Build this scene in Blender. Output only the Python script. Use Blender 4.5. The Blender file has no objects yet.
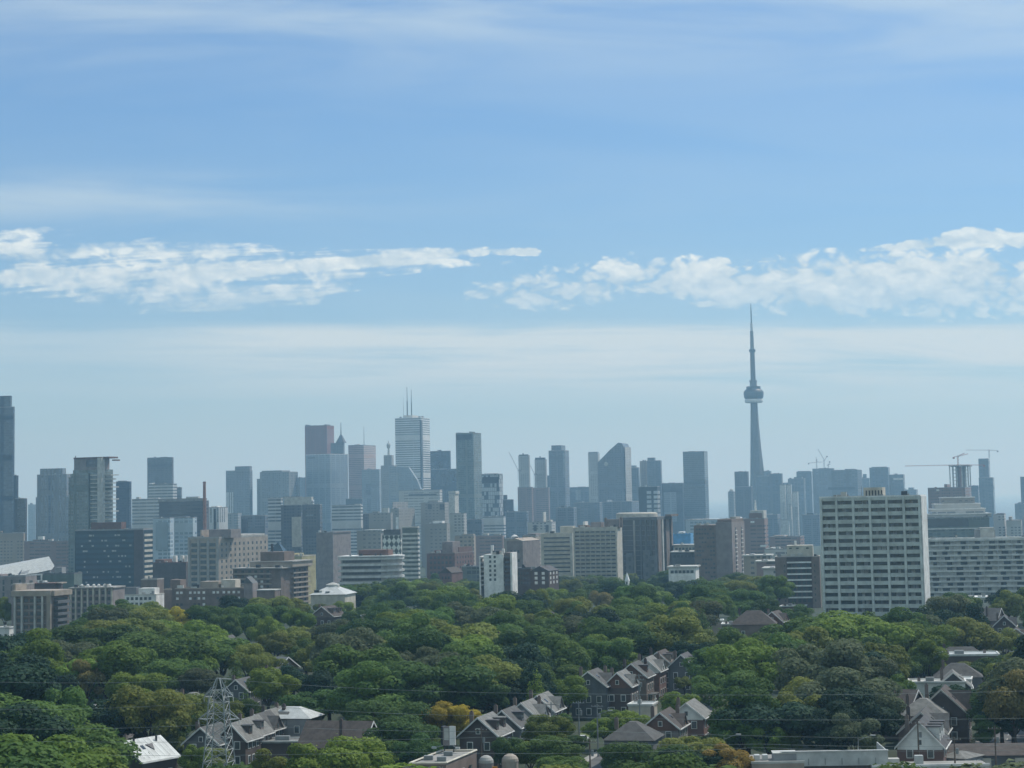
import bpy, math, random
import numpy as np
from mathutils import Vector, Matrix
R = math.radians
rng = random.Random(7)
scn = bpy.context.scene
C = scn.collection

# ------------------------------------------------------------------ camera
CAMZ, F, PITCH, ROLL, SHIFT = 52.0, 2200.0, 6.0, -1.15, -115
cam = bpy.data.cameras.new('camera')
camo = bpy.data.objects.new('camera', cam)
C.objects.link(camo)
CR = Matrix.Rotation(R(90 + PITCH), 3, 'X') @ Matrix.Rotation(R(ROLL), 3, 'Z')
camo.matrix_world = Matrix.Translation((0, 0, CAMZ)) @ CR.to_4x4()
cam.sensor_width = 36
cam.lens = F / 1024 * 36
cam.shift_y = SHIFT / 1024
cam.clip_start, cam.clip_end = 1.0, 120000
scn.camera = camo
CY = 384 + SHIFT
CRI = CR.transposed()


def P(px, py, Y):
    """the world point seen at pixel (px, py) at ground distance Y"""
    d = CR @ Vector(((px - 512) / F, (CY - py) / F, -1))
    return Vector((0, 0, CAMZ)) + d * (Y / d.y)


def proj(p):
    v = CRI @ (Vector(p) - Vector((0, 0, CAMZ)))
    return 512 - F * v.x / v.z, CY + F * v.y / v.z


def ground(Y):
    return -44 * (1 - math.exp(-max(0, Y - 880) / 1500))


# ------------------------------------------------------------------ light
SUN_EL, SUN_AZ = 54, 52
sun = bpy.data.lights.new('sun', 'SUN')
sun.energy, sun.angle, sun.color = 3.2, R(0.5), (1, .975, .9)
suno = bpy.data.objects.new('sun', sun)
C.objects.link(suno)
sd = Vector((math.sin(R(SUN_AZ)) * math.cos(R(SUN_EL)), math.cos(R(SUN_AZ)) * math.cos(R(SUN_EL)), math.sin(R(SUN_EL))))
suno.rotation_euler = sd.to_track_quat('Z', 'Y').to_euler()
suno.location = (0, 0, 900)
scn.view_settings.view_transform = 'Standard'
scn.view_settings.look = 'None'
scn.view_settings.exposure = 0.14
scn.view_settings.gamma = 1
scn.render.engine = 'CYCLES'
scn.cycles.use_denoising = True
scn.cycles.max_bounces = 6
scn.cycles.volume_bounces = 2
scn.cycles.diffuse_bounces = 3
scn.cycles.glossy_bounces = 2
scn.cycles.transmission_bounces = 2
scn.cycles.transparent_max_bounces = 6
HAZE = 1.06e-4
HAZE_COL = (.41, .72, 1.0, 1)


class NT:
    """small helper to write node trees as expressions"""
    def __init__(s, tree):
        s.t = tree
        s.n, s.l = tree.nodes, tree.links

    def put(s, sock, v):
        if isinstance(v, bpy.types.NodeSocket):
            s.l.new(v, sock)
        elif v is not None:
            sock.default_value = v

    def m(s, op, a, b=None, c=None, clamp=False):
        n = s.n.new('ShaderNodeMath')
        n.operation, n.use_clamp = op, clamp
        for i, v in enumerate((a, b, c)):
            s.put(n.inputs[i], v)
        return n.outputs[0]

    def mix(s, f, a, b):
        n = s.n.new('ShaderNodeMix')
        n.data_type = 'RGBA'
        s.put(n.inputs[0], f)
        s.put(n.inputs[6], a)
        s.put(n.inputs[7], b)
        return n.outputs[2]

    def noise(s, vec, scale, detail=5, rough=.55, dist=0.0):
        n = s.n.new('ShaderNodeTexNoise')
        s.put(n.inputs['Vector'], vec)
        n.inputs['Scale'].default_value = scale
        n.inputs['Detail'].default_value = detail
        n.inputs['Roughness'].default_value = rough
        n.inputs['Distortion'].default_value = dist
        return n.outputs['Fac']

    def xyz(s, x, y, z):
        n = s.n.new('ShaderNodeCombineXYZ')
        for i, v in enumerate((x, y, z)):
            s.put(n.inputs[i], v)
        return n.outputs[0]

    def sep(s, v):
        n = s.n.new('ShaderNodeSeparateXYZ')
        s.put(n.inputs[0], v)
        return n.outputs

    def ss(s, v, a, b):
        n = s.n.new('ShaderNodeMapRange')
        n.interpolation_type = 'SMOOTHSTEP'
        s.put(n.inputs[0], v)
        n.inputs[1].default_value, n.inputs[2].default_value = a, b
        return n.outputs[0]

    def curve(s, v, pts):
        n = s.n.new('ShaderNodeFloatCurve')
        c = n.mapping.curves[0]
        c.points[0].location = pts[0]
        c.points[1].location = pts[-1]
        for p in pts[1:-1]:
            c.points.new(*p)
        for p in c.points:
            p.handle_type = 'AUTO_CLAMPED'
        n.mapping.update()
        s.put(n.inputs['Value'], v)
        return n.outputs[0]


# ------------------------------------------------------------------ sky and clouds
def make_world():
    w = bpy.data.worlds.new("World")
    scn.world = w
    w.use_nodes = True
    k = NT(w.node_tree)
    bg = k.n['Background']
    bg.inputs[1].default_value = 0.1
    sky = k.n.new('ShaderNodeTexSky')
    sky.sky_type = 'NISHITA'
    sky.sun_disc = False
    sky.sun_elevation, sky.sun_rotation = R(SUN_EL), R(SUN_AZ)
    sky.altitude = 150
    sky.air_density, sky.dust_density, sky.ozone_density = 1.0, 0.6, 2.5
    tc = k.n.new('ShaderNodeTexCoord')
    x, y, z = k.sep(tc.outputs['Generated'])
    yy = k.m('MAXIMUM', y, .03)
    U = k.m('MULTIPLY_ADD', k.m('DIVIDE', x, yy), F / 1024, .5)          # bearing, 0..1 across the view
    V = k.m('MULTIPLY_ADD', k.m('DIVIDE', z, yy), -F, 500)
    V = k.m('SUBTRACT', V, k.m('MULTIPLY_ADD', U, 20.5, -10.2))        # height over the skyline
    front = k.ss(y, .03, .3)
    uv = k.xyz(k.m('MULTIPLY', U, 10), k.m('DIVIDE', V, 58.0), 0.0)
    big = k.noise(uv, .9, 8, .62, .15)
    uvs = k.xyz(k.m('MULTIPLY_ADD', U, 10, .05), k.m('DIVIDE', k.m('SUBTRACT', V, 9.0), 58.0), 0.0)
    bigs = k.noise(uvs, .9, 8, .62, .15)
    fine = k.noise(uv, 4.2, 6, .6, .3)
    streak = k.noise(k.xyz(k.m('MULTIPLY', U, 2.2), k.m('DIVIDE', k.m('MULTIPLY_ADD', U, 60, V), 26.0), 3.0), 1.6, 6, .6, .4)

    def band(c, t, s, soft=.28):
        cc = k.m('MULTIPLY', k.curve(U, [(a / 1024, b / 400) for a, b in c]), 400)
        tt = k.m('MULTIPLY', k.curve(U, [(a / 1024, b / 100) for a, b in t]), 100)
        st = k.curve(U, [(a / 1024, b) for a, b in s])
        q = k.m('DIVIDE', k.m('SUBTRACT', V, cc), k.m('MAXIMUM', tt, .5))
        e = k.m('SUBTRACT', 1.0, k.m('MULTIPLY', q, q), clamp=True)
        return k.m('MULTIPLY', k.m('POWER', e, .8), st)
    e1 = band([(0, 262), (150, 272), (300, 272), (420, 262), (1024, 262)],
              [(0, 40), (60, 44), (180, 42), (320, 34), (400, 14), (470, 6), (1024, 1)],
              [(0, .76), (60, .74), (180, .66), (330, .66), (430, .64), (505, .5), (545, 0), (1024, 0)])
    e2 = band([(0, 290), (460, 292), (560, 288), (640, 277), (750, 284), (880, 284), (1024, 282)],
              [(0, 1), (450, 10), (520, 22), (600, 27), (680, 28), (780, 34), (880, 40), (1024, 40)],
              [(0, 0), (440, 0), (475, .78), (560, .84), (640, .95), (760, .98), (880, 1), (1024, 1)])
    e3 = band([(0, 238), (300, 262), (400, 254), (520, 251), (1024, 250)],
              [(0, 5), (60, 7), (300, 5), (420, 7), (540, 5), (1024, 1)],
              [(0, .55), (40, .65), (90, .5), (130, 0), (240, 0), (300, .8), (450, .86), (530, .8), (548, 0), (1024, 0)])
    e4 = band([(0, 245), (860, 249), (930, 243), (980, 238), (1024, 241)],
              [(0, 1), (840, 4), (920, 7), (980, 13), (1024, 11)],
              [(0, 0), (835, 0), (870, .74), (950, .88), (1024, .85)])
    env = k.m('MAXIMUM', k.m('MAXIMUM', e1, e2), k.m('MAXIMUM', e3, e4))
    def puff(sc):
        v = k.n.new('ShaderNodeTexVoronoi')
        v.feature = 'SMOOTH_F1'
        wob = k.n.new('ShaderNodeTexNoise')
        wob.inputs['Scale'].default_value = 3.0
        k.l.new(uv, wob.inputs['Vector'])
        va = k.n.new('ShaderNodeVectorMath')
        va.operation = 'MULTIPLY_ADD'
        k.l.new(wob.outputs['Color'], va.inputs[0])
        va.inputs[1].default_value = (.35, .35, 0)
        k.l.new(uv, va.inputs[2])
        k.l.new(va.outputs[0], v.inputs['Vector'])
        v.inputs['Scale'].default_value = sc
        v.inputs['Smoothness'].default_value = .35
        return k.m('SUBTRACT', .9, v.outputs['Distance'])
    pf = k.m('MULTIPLY_ADD', puff(2.6), .46, k.m('MULTIPLY_ADD', puff(6.5), .34, k.m('MULTIPLY', puff(13.0), .22)))
    nz = k.m('MULTIPLY_ADD', pf, .58, k.m('MULTIPLY', big, .42))
    left = k.ss(U, .5, .38)
    nz = k.mix(k.m('MULTIPLY', left, .8), nz, k.m('MULTIPLY_ADD', streak, .85, k.m('MULTIPLY_ADD', big, .32, k.m('MULTIPLY_ADD', pf, .2, -.20))))
    d = k.m('ADD', k.m('MULTIPLY', env, .95), k.m('MULTIPLY_ADD', nz, 3.2, k.m('MULTIPLY_ADD', left, -.03, -1.74)))
    dens = k.m('MULTIPLY', k.m('MULTIPLY', k.m('MULTIPLY', k.ss(d, .0, .42), k.ss(env, .0, .12)), k.m('MULTIPLY_ADD', k.ss(V, 318, 262), .55, .45)), front)
    lit = k.m('MULTIPLY_ADD', k.m('SUBTRACT', big, bigs), 3.2, .62, clamp=True)
    lit = k.m('ADD', lit, k.m('MULTIPLY_ADD', pf, 1.7, -.88), clamp=True)
    ccol = k.mix(lit, (4.3, 5.8, 7.1, 1), (7.6, 8.6, 8.9, 1))
    # thin cirrus high up and the pale layer low over the skyline
    cir = k.noise(k.xyz(k.m('MULTIPLY', U, 1.6), k.m('DIVIDE', V, 95.0), 7.0), 1.5, 5, .55, .5)
    hi = k.m('MULTIPLY', k.m('MULTIPLY_ADD', k.ss(cir, .30, .70), .85, .15), k.m('MULTIPLY_ADD', k.ss(V, 110, -10), .8, .2))
    hi2 = k.m('MULTIPLY', k.m('MULTIPLY', k.ss(cir, .3, .7), k.ss(U, .55, .1)), k.m('MULTIPLY', k.ss(V, 160, 190), k.ss(V, 232, 196)))
    low = k.m('MULTIPLY', k.ss(V, 316, 333), k.ss(V, 425, 350))
    lown = k.noise(k.xyz(k.m('MULTIPLY', U, 2.0), k.m('DIVIDE', V, 30.0), 1.0), 1.1, 6, .6, .5)
    low = k.m('MULTIPLY', k.m('MULTIPLY', low, k.ss(lown, .30, .62)), k.m('MULTIPLY_ADD', k.ss(U, .04, .35), .6, .4))
    veil = k.m('MULTIPLY', front, k.m('ADD', k.m('ADD', k.m('MULTIPLY', hi, .62), k.m('MULTIPLY', hi2, .45)), k.m('MULTIPLY', low, 1.0), clamp=True))
    base = k.n.new('ShaderNodeVectorMath')
    base.operation = 'MULTIPLY'
    k.l.new(sky.outputs[0], base.inputs[0])
    base.inputs[1].default_value = SKY_TINT
    col = k.mix(veil, base.outputs[0], (5.7, 6.9, 7.5, 1))
    col = k.mix(dens, col, ccol)
    col = k.mix(k.m('MULTIPLY', k.ss(y, .25, -.35), .55), col, (5.7, 7.2, 6.9, 1))      # unseen pale cloud tone added behind the view as neutral fill light
    k.l.new(col, bg.inputs[0])


SKY_TINT = (.545, .765, 1.01)
make_world()


# ------------------------------------------------------------------ materials
def mat(name, col, rough=.8, metal=0.0, var=.25, scale=.25, ior=1.45, col2=None, streaks=False):
    m = bpy.data.materials.new(name)
    m.use_nodes = True
    k = NT(m.node_tree)
    b = k.n['Principled BSDF']
    tc = k.n.new('ShaderNodeTexCoord')
    v = tc.outputs['Object']
    if streaks:
        x, y, z = k.sep(v)
        v = k.xyz(x, y, k.m('MULTIPLY', z, .12))
    n = k.noise(v, scale, 5, .6)
    c2 = col2 or tuple(c * (1 - var) for c in col)
    c1 = tuple(min(1, c * (1 + var * .5)) for c in col)
    k.l.new(k.mix(k.ss(n, .3, .7), (*c1, 1), (*c2, 1)), b.inputs['Base Color'])
    b.inputs['Roughness'].default_value = rough
    b.inputs['Metallic'].default_value = metal
    b.inputs['IOR'].default_value = ior
    return m


MC = {}


def M(key):
    return MC[key]


def facade(key, wall, glass, fh=3.6, bw=3.0, wu=.8, wv=.55, ior=1.9, var=.5, kind='grid', rough=.12):
    """a procedural curtain wall: cells along the face and by storey, glass and wall shaded apart"""
    m = bpy.data.materials.new(key)
    m.use_nodes = True
    k = NT(m.node_tree)
    b = k.n['Principled BSDF']
    tc = k.n.new('ShaderNodeTexCoord')
    x, y, z = k.sep(tc.outputs['Object'])
    nx, ny, nzz = k.sep(tc.outputs['Normal'])
    cu = k.m('DIVIDE', k.m('ADD', x, y), bw)
    cv = k.m('DIVIDE', z, fh)
    iu, iv = k.m('FLOOR', cu), k.m('FLOOR', cv)
    fu = k.m('ABSOLUTE', k.m('SUBTRACT', k.m('FRACT', cu), .5))
    fv = k.m('ABSOLUTE', k.m('SUBTRACT', k.m('FRACT', cv), .5))
    mk = k.m('MULTIPLY', k.m('LESS_THAN', fu, wu / 2), k.m('LESS_THAN', fv, wv / 2))
    if kind == 'mottle':
        wn0 = k.n.new('ShaderNodeTexWhiteNoise')
        k.l.new(k.xyz(iu, iv, 1.0), wn0.inputs['Vector'])
        mk = k.m('MULTIPLY', mk, k.m('LESS_THAN', wn0.outputs[0], .62))
    if kind == 'checker':
        mk = k.m('LESS_THAN', k.m('ADD', fu, fv), .5)
    if kind == 'grid':      # plant floors and solid bays break the even grid
        mk = k.m('MULTIPLY', mk, k.m('GREATER_THAN', k.m('FRACT', k.m('DIVIDE', k.m('ADD', iv, 3.0), 17.0)), .07))
        if wu < .93:
            mk = k.m('MULTIPLY', mk, k.m('GREATER_THAN', k.m('FRACT', k.m('DIVIDE', iu, 5.0)), .15))
    mk = k.m('MULTIPLY', mk, k.m('LESS_THAN', k.m('ABSOLUTE', nzz), .5))
    wn = k.n.new('ShaderNodeTexWhiteNoise')
    k.l.new(k.xyz(iu, iv, 4.0), wn.inputs['Vector'])
    big = k.noise(tc.outputs['Object'], .03, 4, .6)
    g = k.mix(k.m('MULTIPLY', k.m('POWER', wn.outputs[0], 3.0), var), (*glass, 1), (*[min(1, c * 2.2 + .05) for c in glass], 1))
    w = k.mix(k.ss(big, .3, .7), (*[c * .85 for c in wall], 1), (*[min(1, c * 1.12) for c in wall], 1))
    k.l.new(k.mix(mk, w, g), b.inputs['Base Color'])
    k.l.new(k.m('MULTIPLY_ADD', mk, rough - .75, .75), b.inputs['Roughness'])
    k.l.new(k.m('MULTIPLY_ADD', mk, ior - 1.4, 1.4), b.inputs['IOR'])
    MC[key] = m
    return m


for key, a in dict(
    concrete=((.36, .35, .33),), pale_concrete=((.5, .5, .47),), white_paint=((.74, .74, .72),), dark_metal=((.05, .055, .06), .5, .4),
    steel=((.24, .26, .265), .7, .1), crane_white=((.55, .56, .55),), crane_red=((.35, .12, .08),), roof_gravel=((.30, .29, .27),),
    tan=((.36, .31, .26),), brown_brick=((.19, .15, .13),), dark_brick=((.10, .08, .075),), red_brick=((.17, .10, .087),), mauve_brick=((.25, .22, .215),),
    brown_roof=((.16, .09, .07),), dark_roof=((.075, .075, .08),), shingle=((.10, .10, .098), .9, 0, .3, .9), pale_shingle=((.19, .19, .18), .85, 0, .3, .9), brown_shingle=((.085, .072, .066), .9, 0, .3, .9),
    white_metal=((.50, .52, .51), .5, 0, .2, .5), glass_dark=((.035, .045, .055), .12, 0, .2, .2, 1.8), glass_blue=((.03, .07, .10), .1, 0, .2, .2, 1.6),
    pane=((.075, .095, .10), .18, 0, .4, .35, 1.7), blue_panel=((.11, .34, .62), .6), yellow_panel=((.42, .38, .22),), orange_panel=((.55, .24, .03),),
    asphalt=((.11, .11, .11), .7, 0, .35, .12), sidewalk=((.38, .37, .35),), bark=((.07, .055, .045), .95, 0, .4, 2.0), copper_green=((.12, .16, .145),),
    slate_wall=((.13, .14, .15),), cream=((.52, .49, .42),), cable=((.22, .26, .26), .6), grey_panel=((.28, .29, .30),), car_white=((.7, .7, .7), .3),
    chimney_brick=((.34, .17, .13),), slab_concrete=((.50, .54, .515),), slab_pier=((.58, .62, .595),), pylon_steel=((.38, .40, .40), .6), tower_concrete=((.14, .14, .138),), teal_glass=((.014, .035, .05), .2, 0, .2, .1, 1.45), band_white=((.58, .59, .57),), car_dark=((.03, .035, .04), .3), wood_pole=((.13, .10, .08), .95), notch=((.03, .035, .045), .4), blind=((.42, .43, .42),), pale_blue_glass=((.22, .30, .36), .15, 0, .1, .1, 1.8),
).items():
    MC[key] = mat(key, *a)

G = facade
G('dkblue', (.05, .07, .10), (.03, .055, .09), 3.2, 4, .9, .75)
G('navy', (.05, .06, .08), (.03, .05, .08), 3.4, 3, .8, .6)
G('dark', (.06, .06, .065), (.03, .035, .04), 3.4, 3, .8, .6)
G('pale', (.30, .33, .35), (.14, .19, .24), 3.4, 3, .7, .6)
G('slate', (.11, .12, .14), (.05, .065, .09), 3.4, 3.2, .7, .6)
G('greyfin', (.22, .24, .26), (.08, .11, .15), 3.4, 5.2, .62, .9)
G('greenglass', (.16, .19, .18), (.06, .09, .095), 3.1, 3.4, .85, .7, var=.8)
G('whiteband', (.52, .54, .55), (.09, .12, .15), 3.9, 9, .97, .48)
G('greyblue', (.20, .23, .26), (.08, .11, .15), 3.3, 3.6, .75, .6)
G('greyblue2', (.24, .26, .27), (.10, .13, .16), 3.2, 4.2, .7, .55, var=.9)
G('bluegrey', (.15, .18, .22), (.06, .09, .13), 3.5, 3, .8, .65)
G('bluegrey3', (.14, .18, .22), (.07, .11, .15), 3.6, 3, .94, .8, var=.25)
G('redstone', (.22, .095, .085), (.09, .06, .07), 3.9, 2.2, .5, .6)
G('paleglass', (.24, .29, .33), (.15, .20, .26), 4, 3, .9, .75, var=.2)
G('pinkstone', (.42, .33, .31), (.16, .15, .16), 4.0, 4, .95, .4)
G('stone', (.30, .30, .29), (.14, .16, .18), 3.9, 3, .5, .6)
G('whitestripe', (.60, .61, .60), (.10, .13, .16), 4.7, 40, .985, .5)
G('black', (.035, .04, .05), (.025, .03, .045), 3.8, 2, .7, .7)
G('mottle', (.10, .13, .17), (.42, .46, .48), 6.0, 3.3, .9, .9, kind='mottle', rough=.5, ior=1.5, var=.1)
G('blackgrid', (.035, .04, .045), (.42, .45, .47), 7.2, 11, .66, .66, rough=.4, ior=1.5, var=.3)
G('paleconc', (.42, .43, .42), (.16, .18, .20), 3.0, 4, .6, .5)
G('tanstone', (.33, .30, .27), (.13, .14, .15), 3.4, 4, .45, .5)
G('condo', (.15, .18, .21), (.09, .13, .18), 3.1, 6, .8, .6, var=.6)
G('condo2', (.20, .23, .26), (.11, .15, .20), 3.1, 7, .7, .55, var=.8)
G('palefin', (.55, .57, .58), (.12, .15, .18), 4, 4.4, .45, .97)
G('paleblue', (.42, .50, .56), (.16, .23, .30), 3.9, 5, .8, .6, var=.5)
G('taupe', (.30, .29, .27), (.15, .16, .17), 3.8, 5, .5, .35)
G('taupe2', (.50, .50, .48), (.17, .19, .21), 4.2, 8, .9, .3)
G('brownoff', (.22, .15, .13), (.09, .08, .08), 3.9, 3, .6, .45)
G('mauveoff', (.28, .21, .20), (.12, .12, .13), 3.6, 6, .9, .4)
G('tanoff', (.36, .31, .26), (.15, .15, .15), 3.5, 4, .6, .45)
G('darkslate', (.12, .13, .15), (.08, .09, .11), 4, 12, .9, .3)
G('checker', (.10, .12, .12), (.70, .72, .68), 5.0, 3.4, kind='checker', rough=.6, ior=1.4, var=0)
G('whiteres', (.50, .50, .49), (.12, .14, .16), 3.0, 4.5, .5, .45, var=.6)


# ------------------------------------------------------------------ mesh helpers
class MB:
    def __init__(s):
        s.v, s.f = [], []

    def poly(s, pts):
        i = len(s.v)
        s.v += [tuple(p) for p in pts]
        s.f.append(tuple(range(i, i + len(pts))))

    def hexa(s, b, t):
        """b, t: four points counter-clockwise from above"""
        i = len(s.v)
        s.v += [tuple(p) for p in b] + [tuple(p) for p in t]
        s.f += [(i + 3, i + 2, i + 1, i), (i + 4, i + 5, i + 6, i + 7)]
        for a in range(4):
            c = (a + 1) % 4
            s.f.append((i + a, i + c, i + 4 + c, i + 4 + a))
        return s

    def box(s, x0, x1, y0, y1, z0, z1):
        q = [(x0, y0), (x1, y0), (x1, y1), (x0, y1)]
        return s.hexa([(*p, z0) for p in q], [(*p, z1) for p in q])

    def prism(s, pts, ax, d):
        """closed outline (3D points) pushed along vector d"""
        d = Vector(d)
        i, n = len(s.v), len(pts)
        s.v += [tuple(p) for p in pts] + [tuple(Vector(p) + d) for p in pts]
        s.f += [tuple(range(i, i + n)), tuple(range(i + 2 * n - 1, i + n - 1, -1))]
        for a in range(n):
            c = (a + 1) % n
            s.f.append((i + c, i + a, i + n + a, i + n + c))
        return s

    def lathe(s, prof, n=20, cx=0, cy=0):
        i = len(s.v)
        for z, r in prof:
            for a in range(n):
                t = 2 * math.pi * a / n
                s.v.append((cx + r * math.cos(t), cy + r * math.sin(t), z))
        for j in range(len(prof) - 1):
            for a in range(n):
                c = (a + 1) % n
                s.f.append((i + j * n + a, i + j * n + c, i + (j + 1) * n + c, i + (j + 1) * n + a))
        s.f.append(tuple(i + a for a in range(n - 1, -1, -1)))
        s.f.append(tuple(i + (len(prof) - 1) * n + a for a in range(n)))
        return s

    def bar(s, p, q, w, n=4):
        p, q = Vector(p), Vector(q)
        d = (q - p).normalized()
        u = d.orthogonal().normalized()
        v = d.cross(u)
        i = len(s.v)
        for c in (p, q):
            for a in range(n):
                t = 2 * math.pi * (a + .5) / n
                s.v.append(tuple(c + (u * math.cos(t) + v * math.sin(t)) * w))
        for a in range(n):
            c = (a + 1) % n
            s.f.append((i + a, i + c, i + n + c, i + n + a))
        s.f += [tuple(i + a for a in range(n - 1, -1, -1)), tuple(i + n + a for a in range(n))]
        return s

    def build(s, name, m, parent=None, loc=None):
        me = bpy.data.meshes.new(name)
        me.from_pydata(s.v, [], s.f)
        me.materials.append(M(m) if isinstance(m, str) else m)
        return link(name, me, parent, loc)


def link(name, me, parent=None, loc=None):
    o = bpy.data.objects.new(name, me)
    C.objects.link(o)
    if parent is not None:
        o.parent = parent
    if loc is not None:
        o.location = loc
    return o


def box(name, m, parent, *a):
    return MB().box(*a).build(name, m, parent)


def tag(o, label, cat, group=None, kind=None):
    if label:
        o['label'] = label
    if cat:
        o['category'] = cat
    if group:
        o['group'] = group
    if kind:
        o['kind'] = kind
    return o


def root(name, loc, rz, label, cat, group=None):
    o = bpy.data.objects.new(name, None)
    C.objects.link(o)
    o.location = loc
    o.rotation_euler = (0, 0, rz)
    o.empty_display_size = 1
    return tag(o, label, cat, group)


THINGS = []       # (object, short name, px, py) landmarks for tree labels


BLOCKS = []


class Block:
    """a rectangular building standing where the front-left, front-right and rear-right corners are seen"""
    def __init__(s, name, label, x0, x1, x2, yt, Y, rot=14, depth=None, cat='building', group=None):
        th = R(rot)
        a, b = Vector((math.cos(th), -math.sin(th))), Vector((math.sin(th), math.cos(th)))
        py = yt + 20
        p0 = P(x0, py, Y)
        q = P(x1, py, Y)
        u1 = q.x / q.y
        s.W = (u1 * p0.y - p0.x) / (a.x - u1 * a.y)
        c1 = Vector((p0.x, p0.y)) + a * s.W
        if depth:
            s.D = depth
        else:
            q = P(x2, py, Y)
            u2 = q.x / q.y
            s.D = (u2 * c1.y - c1.x) / max(.02, b.x - u2 * b.y)
            s.D = min(max(s.D, 4), 3.0 * s.W + 30)
        s.g = ground(Y) - 1
        s.Y, s.x0, s.x1, s.rot = Y, x0, x1, th
        s.H = P((x0 + x1) / 2, yt, Y).z - s.g
        s.s = Y / F
        s.o = root(name, (p0.x, p0.y, s.g), -th, label, cat, group)
        s.a, s.b, s.p0 = a, b, p0
        if Y < 2100:
            BLOCKS.append(s)

    def lx(s, px):
        return (px - s.x0) / (s.x1 - s.x0) * s.W

    def lxy(s, px, y):
        q = P(px, 480, s.Y)
        u = q.x / q.y
        return (u * (s.p0.y + s.b.y * y) - (s.p0.x + s.b.x * y)) / (s.a.x - u * s.a.y)

    def lz(s, py, px=None):
        return P((s.x0 + s.x1) / 2 if px is None else px, py, s.Y).z - s.g

    def shaft(s, m, name='wall', x0=None, x1=None, y0=0, y1=1, yt=None, yb=None):
        X0 = 0 if x0 is None else s.lx(x0)
        X1 = s.W if x1 is None else s.lx(x1)
        return box(name, m, s.o, X0, X1, y0 * s.D, y1 * s.D, 0 if yb is None else s.lz(yb), s.H if yt is None else s.lz(yt))

    def top(s, x0, x1, yt, m='grey_panel', name='penthouse', y0=.12, y1=.88, yb=None):
        z0 = s.H + .01 if yb is None else s.lz(yb)
        xa = s.lxy(x0, y0 * s.D)
        xb = max(xa + .8, min(s.lxy(x1, y1 * s.D), max(s.W, s.lx(x1))))
        return box(name, m, s.o, xa, xb, y0 * s.D, y1 * s.D, z0, max(z0 + .5, s.lz(yt)))

    def panel(s, x0, x1, yt, yb, m, name='facade_panel', d=.6):
        return box(name, m, s.o, s.lx(x0), s.lx(x1), -d, -.02, s.lz(yb), s.lz(yt))

    def rim(s, m='grey_panel', h=None, t=None, name='roof_parapet'):
        h = h or .35 * s.s + .4
        t = t or .6
        e = .08
        b = MB()
        W, D, H = s.W, s.D, s.H
        for (xa, xb, ya, yb) in ((-e, W + e, -e, t), (-e, W + e, D - t, D + e), (-e, t, t, D - t), (W - t, W + e, t, D - t)):
            b.box(xa, xb, ya, yb, H + .01, H + h)
        return b.build(name, m, s.o)

    def mast(s, px, yt, yb=None, r=.5, m='dark_metal', name='antenna', fy=.5):
        x, y = s.lxy(px, fy * s.D), fy * s.D
        return MB().lathe([(s.H if yb is None else s.lz(yb), r), (s.lz(yt), r * .45)], 8, x, y).build(name, m, s.o)

    def windows(s, xs, ys, w, h, m='pane', face='f', name='window', d=.06, frame=None):
        """each window a part; equal windows share a mesh"""
        me = None
        for z in ys:
            for x in xs:
                if me is None:
                    if face == 'f':
                        me = MB().box(-w / 2, w / 2, -d, -.004, -h / 2, h / 2)
                    else:
                        me = MB().box(.004, d, -w / 2, w / 2, -h / 2, h / 2)
                    o = me.build(name, m, s.o)
                    me = o.data
                else:
                    o = link(name, me, s.o)
                o.location = (x, 0, z) if face == 'f' else (s.W, x, z)

    def tag_land(s, short, px, py):
        THINGS.append((s.o, short, px, py))


# ------------------------------------------------------------------ ground, lake
def strip_mesh(name, m, ys, xw, zf, kind='structure'):
    b = MB()
    for (ya, yb) in zip(ys, ys[1:]):
        b.poly([(-xw(ya), ya, zf(ya)), (xw(ya), ya, zf(ya)), (xw(yb), yb, zf(yb)), (-xw(yb), yb, zf(yb))])
    o = b.build(name, m)
    o['kind'] = kind
    return o


MC['turf'] = mat('turf', (.022, .038, .016), .95, 0, .5, .05, col2=(.035, .045, .025))
MC['city_ground'] = mat('city_ground', (.12, .12, .115), .95, 0, .4, .02)
MC['lake_water'] = mat('lake_water', (.05, .09, .11), .25, 0, .2, .001)
strip_mesh('ground', 'turf', [-400, 200, 800, 880] + [880 + 110 * i for i in range(1, 50)] + [6500], lambda y: 1600 + .5 * max(0, y), ground)
strip_mesh('lake', 'lake_water', [6500, 12000, 30000, 60000], lambda y: 5000 + .6 * y, lambda y: -42.5)
TH14 = R(14)
GA, GB = Vector((math.cos(TH14), -math.sin(TH14))), Vector((math.sin(TH14), math.cos(TH14)))


def street(name, p, q, w, z=.02):
    p, q = Vector(p), Vector(q)
    d = (q - p).normalized()
    n = Vector((-d.y, d.x))
    b = MB()
    b.poly([(*(p - n * w / 2), z), (*(q - n * w / 2), z), (*(q + n * w / 2), z), (*(p + n * w / 2), z)])
    o = b.build(name, 'asphalt')
    o['kind'] = 'structure'
    for s in (-1, 1):
        k = MB()
        c0, c1 = p + n * s * (w / 2 + .1), q + n * s * (w / 2 + .1)
        e0, e1 = p + n * s * (w / 2 + 2), q + n * s * (w / 2 + 2)
        pts = [c0, e0, e1, c1] if s < 0 else [e0, c0, c1, e1]
        k.hexa([(*v, -.05) for v in pts], [(*v, .14) for v in pts])
        k = k.build('pavement', 'sidewalk')
        k['kind'] = 'structure'
    mk = MB()
    L = (q - p).length
    for i in range(int(L / 9)):
        c = p + d * (i * 9 + 2)
        e = c + d * 3
        mk.poly([(*(c - n * .07), z + .006), (*(e - n * .07), z + .006), (*(e + n * .07), z + .006), (*(c + n * .07), z + .006)])
    mk = mk.build('road_marking', 'white_paint')
    mk['kind'] = 'structure'


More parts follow.
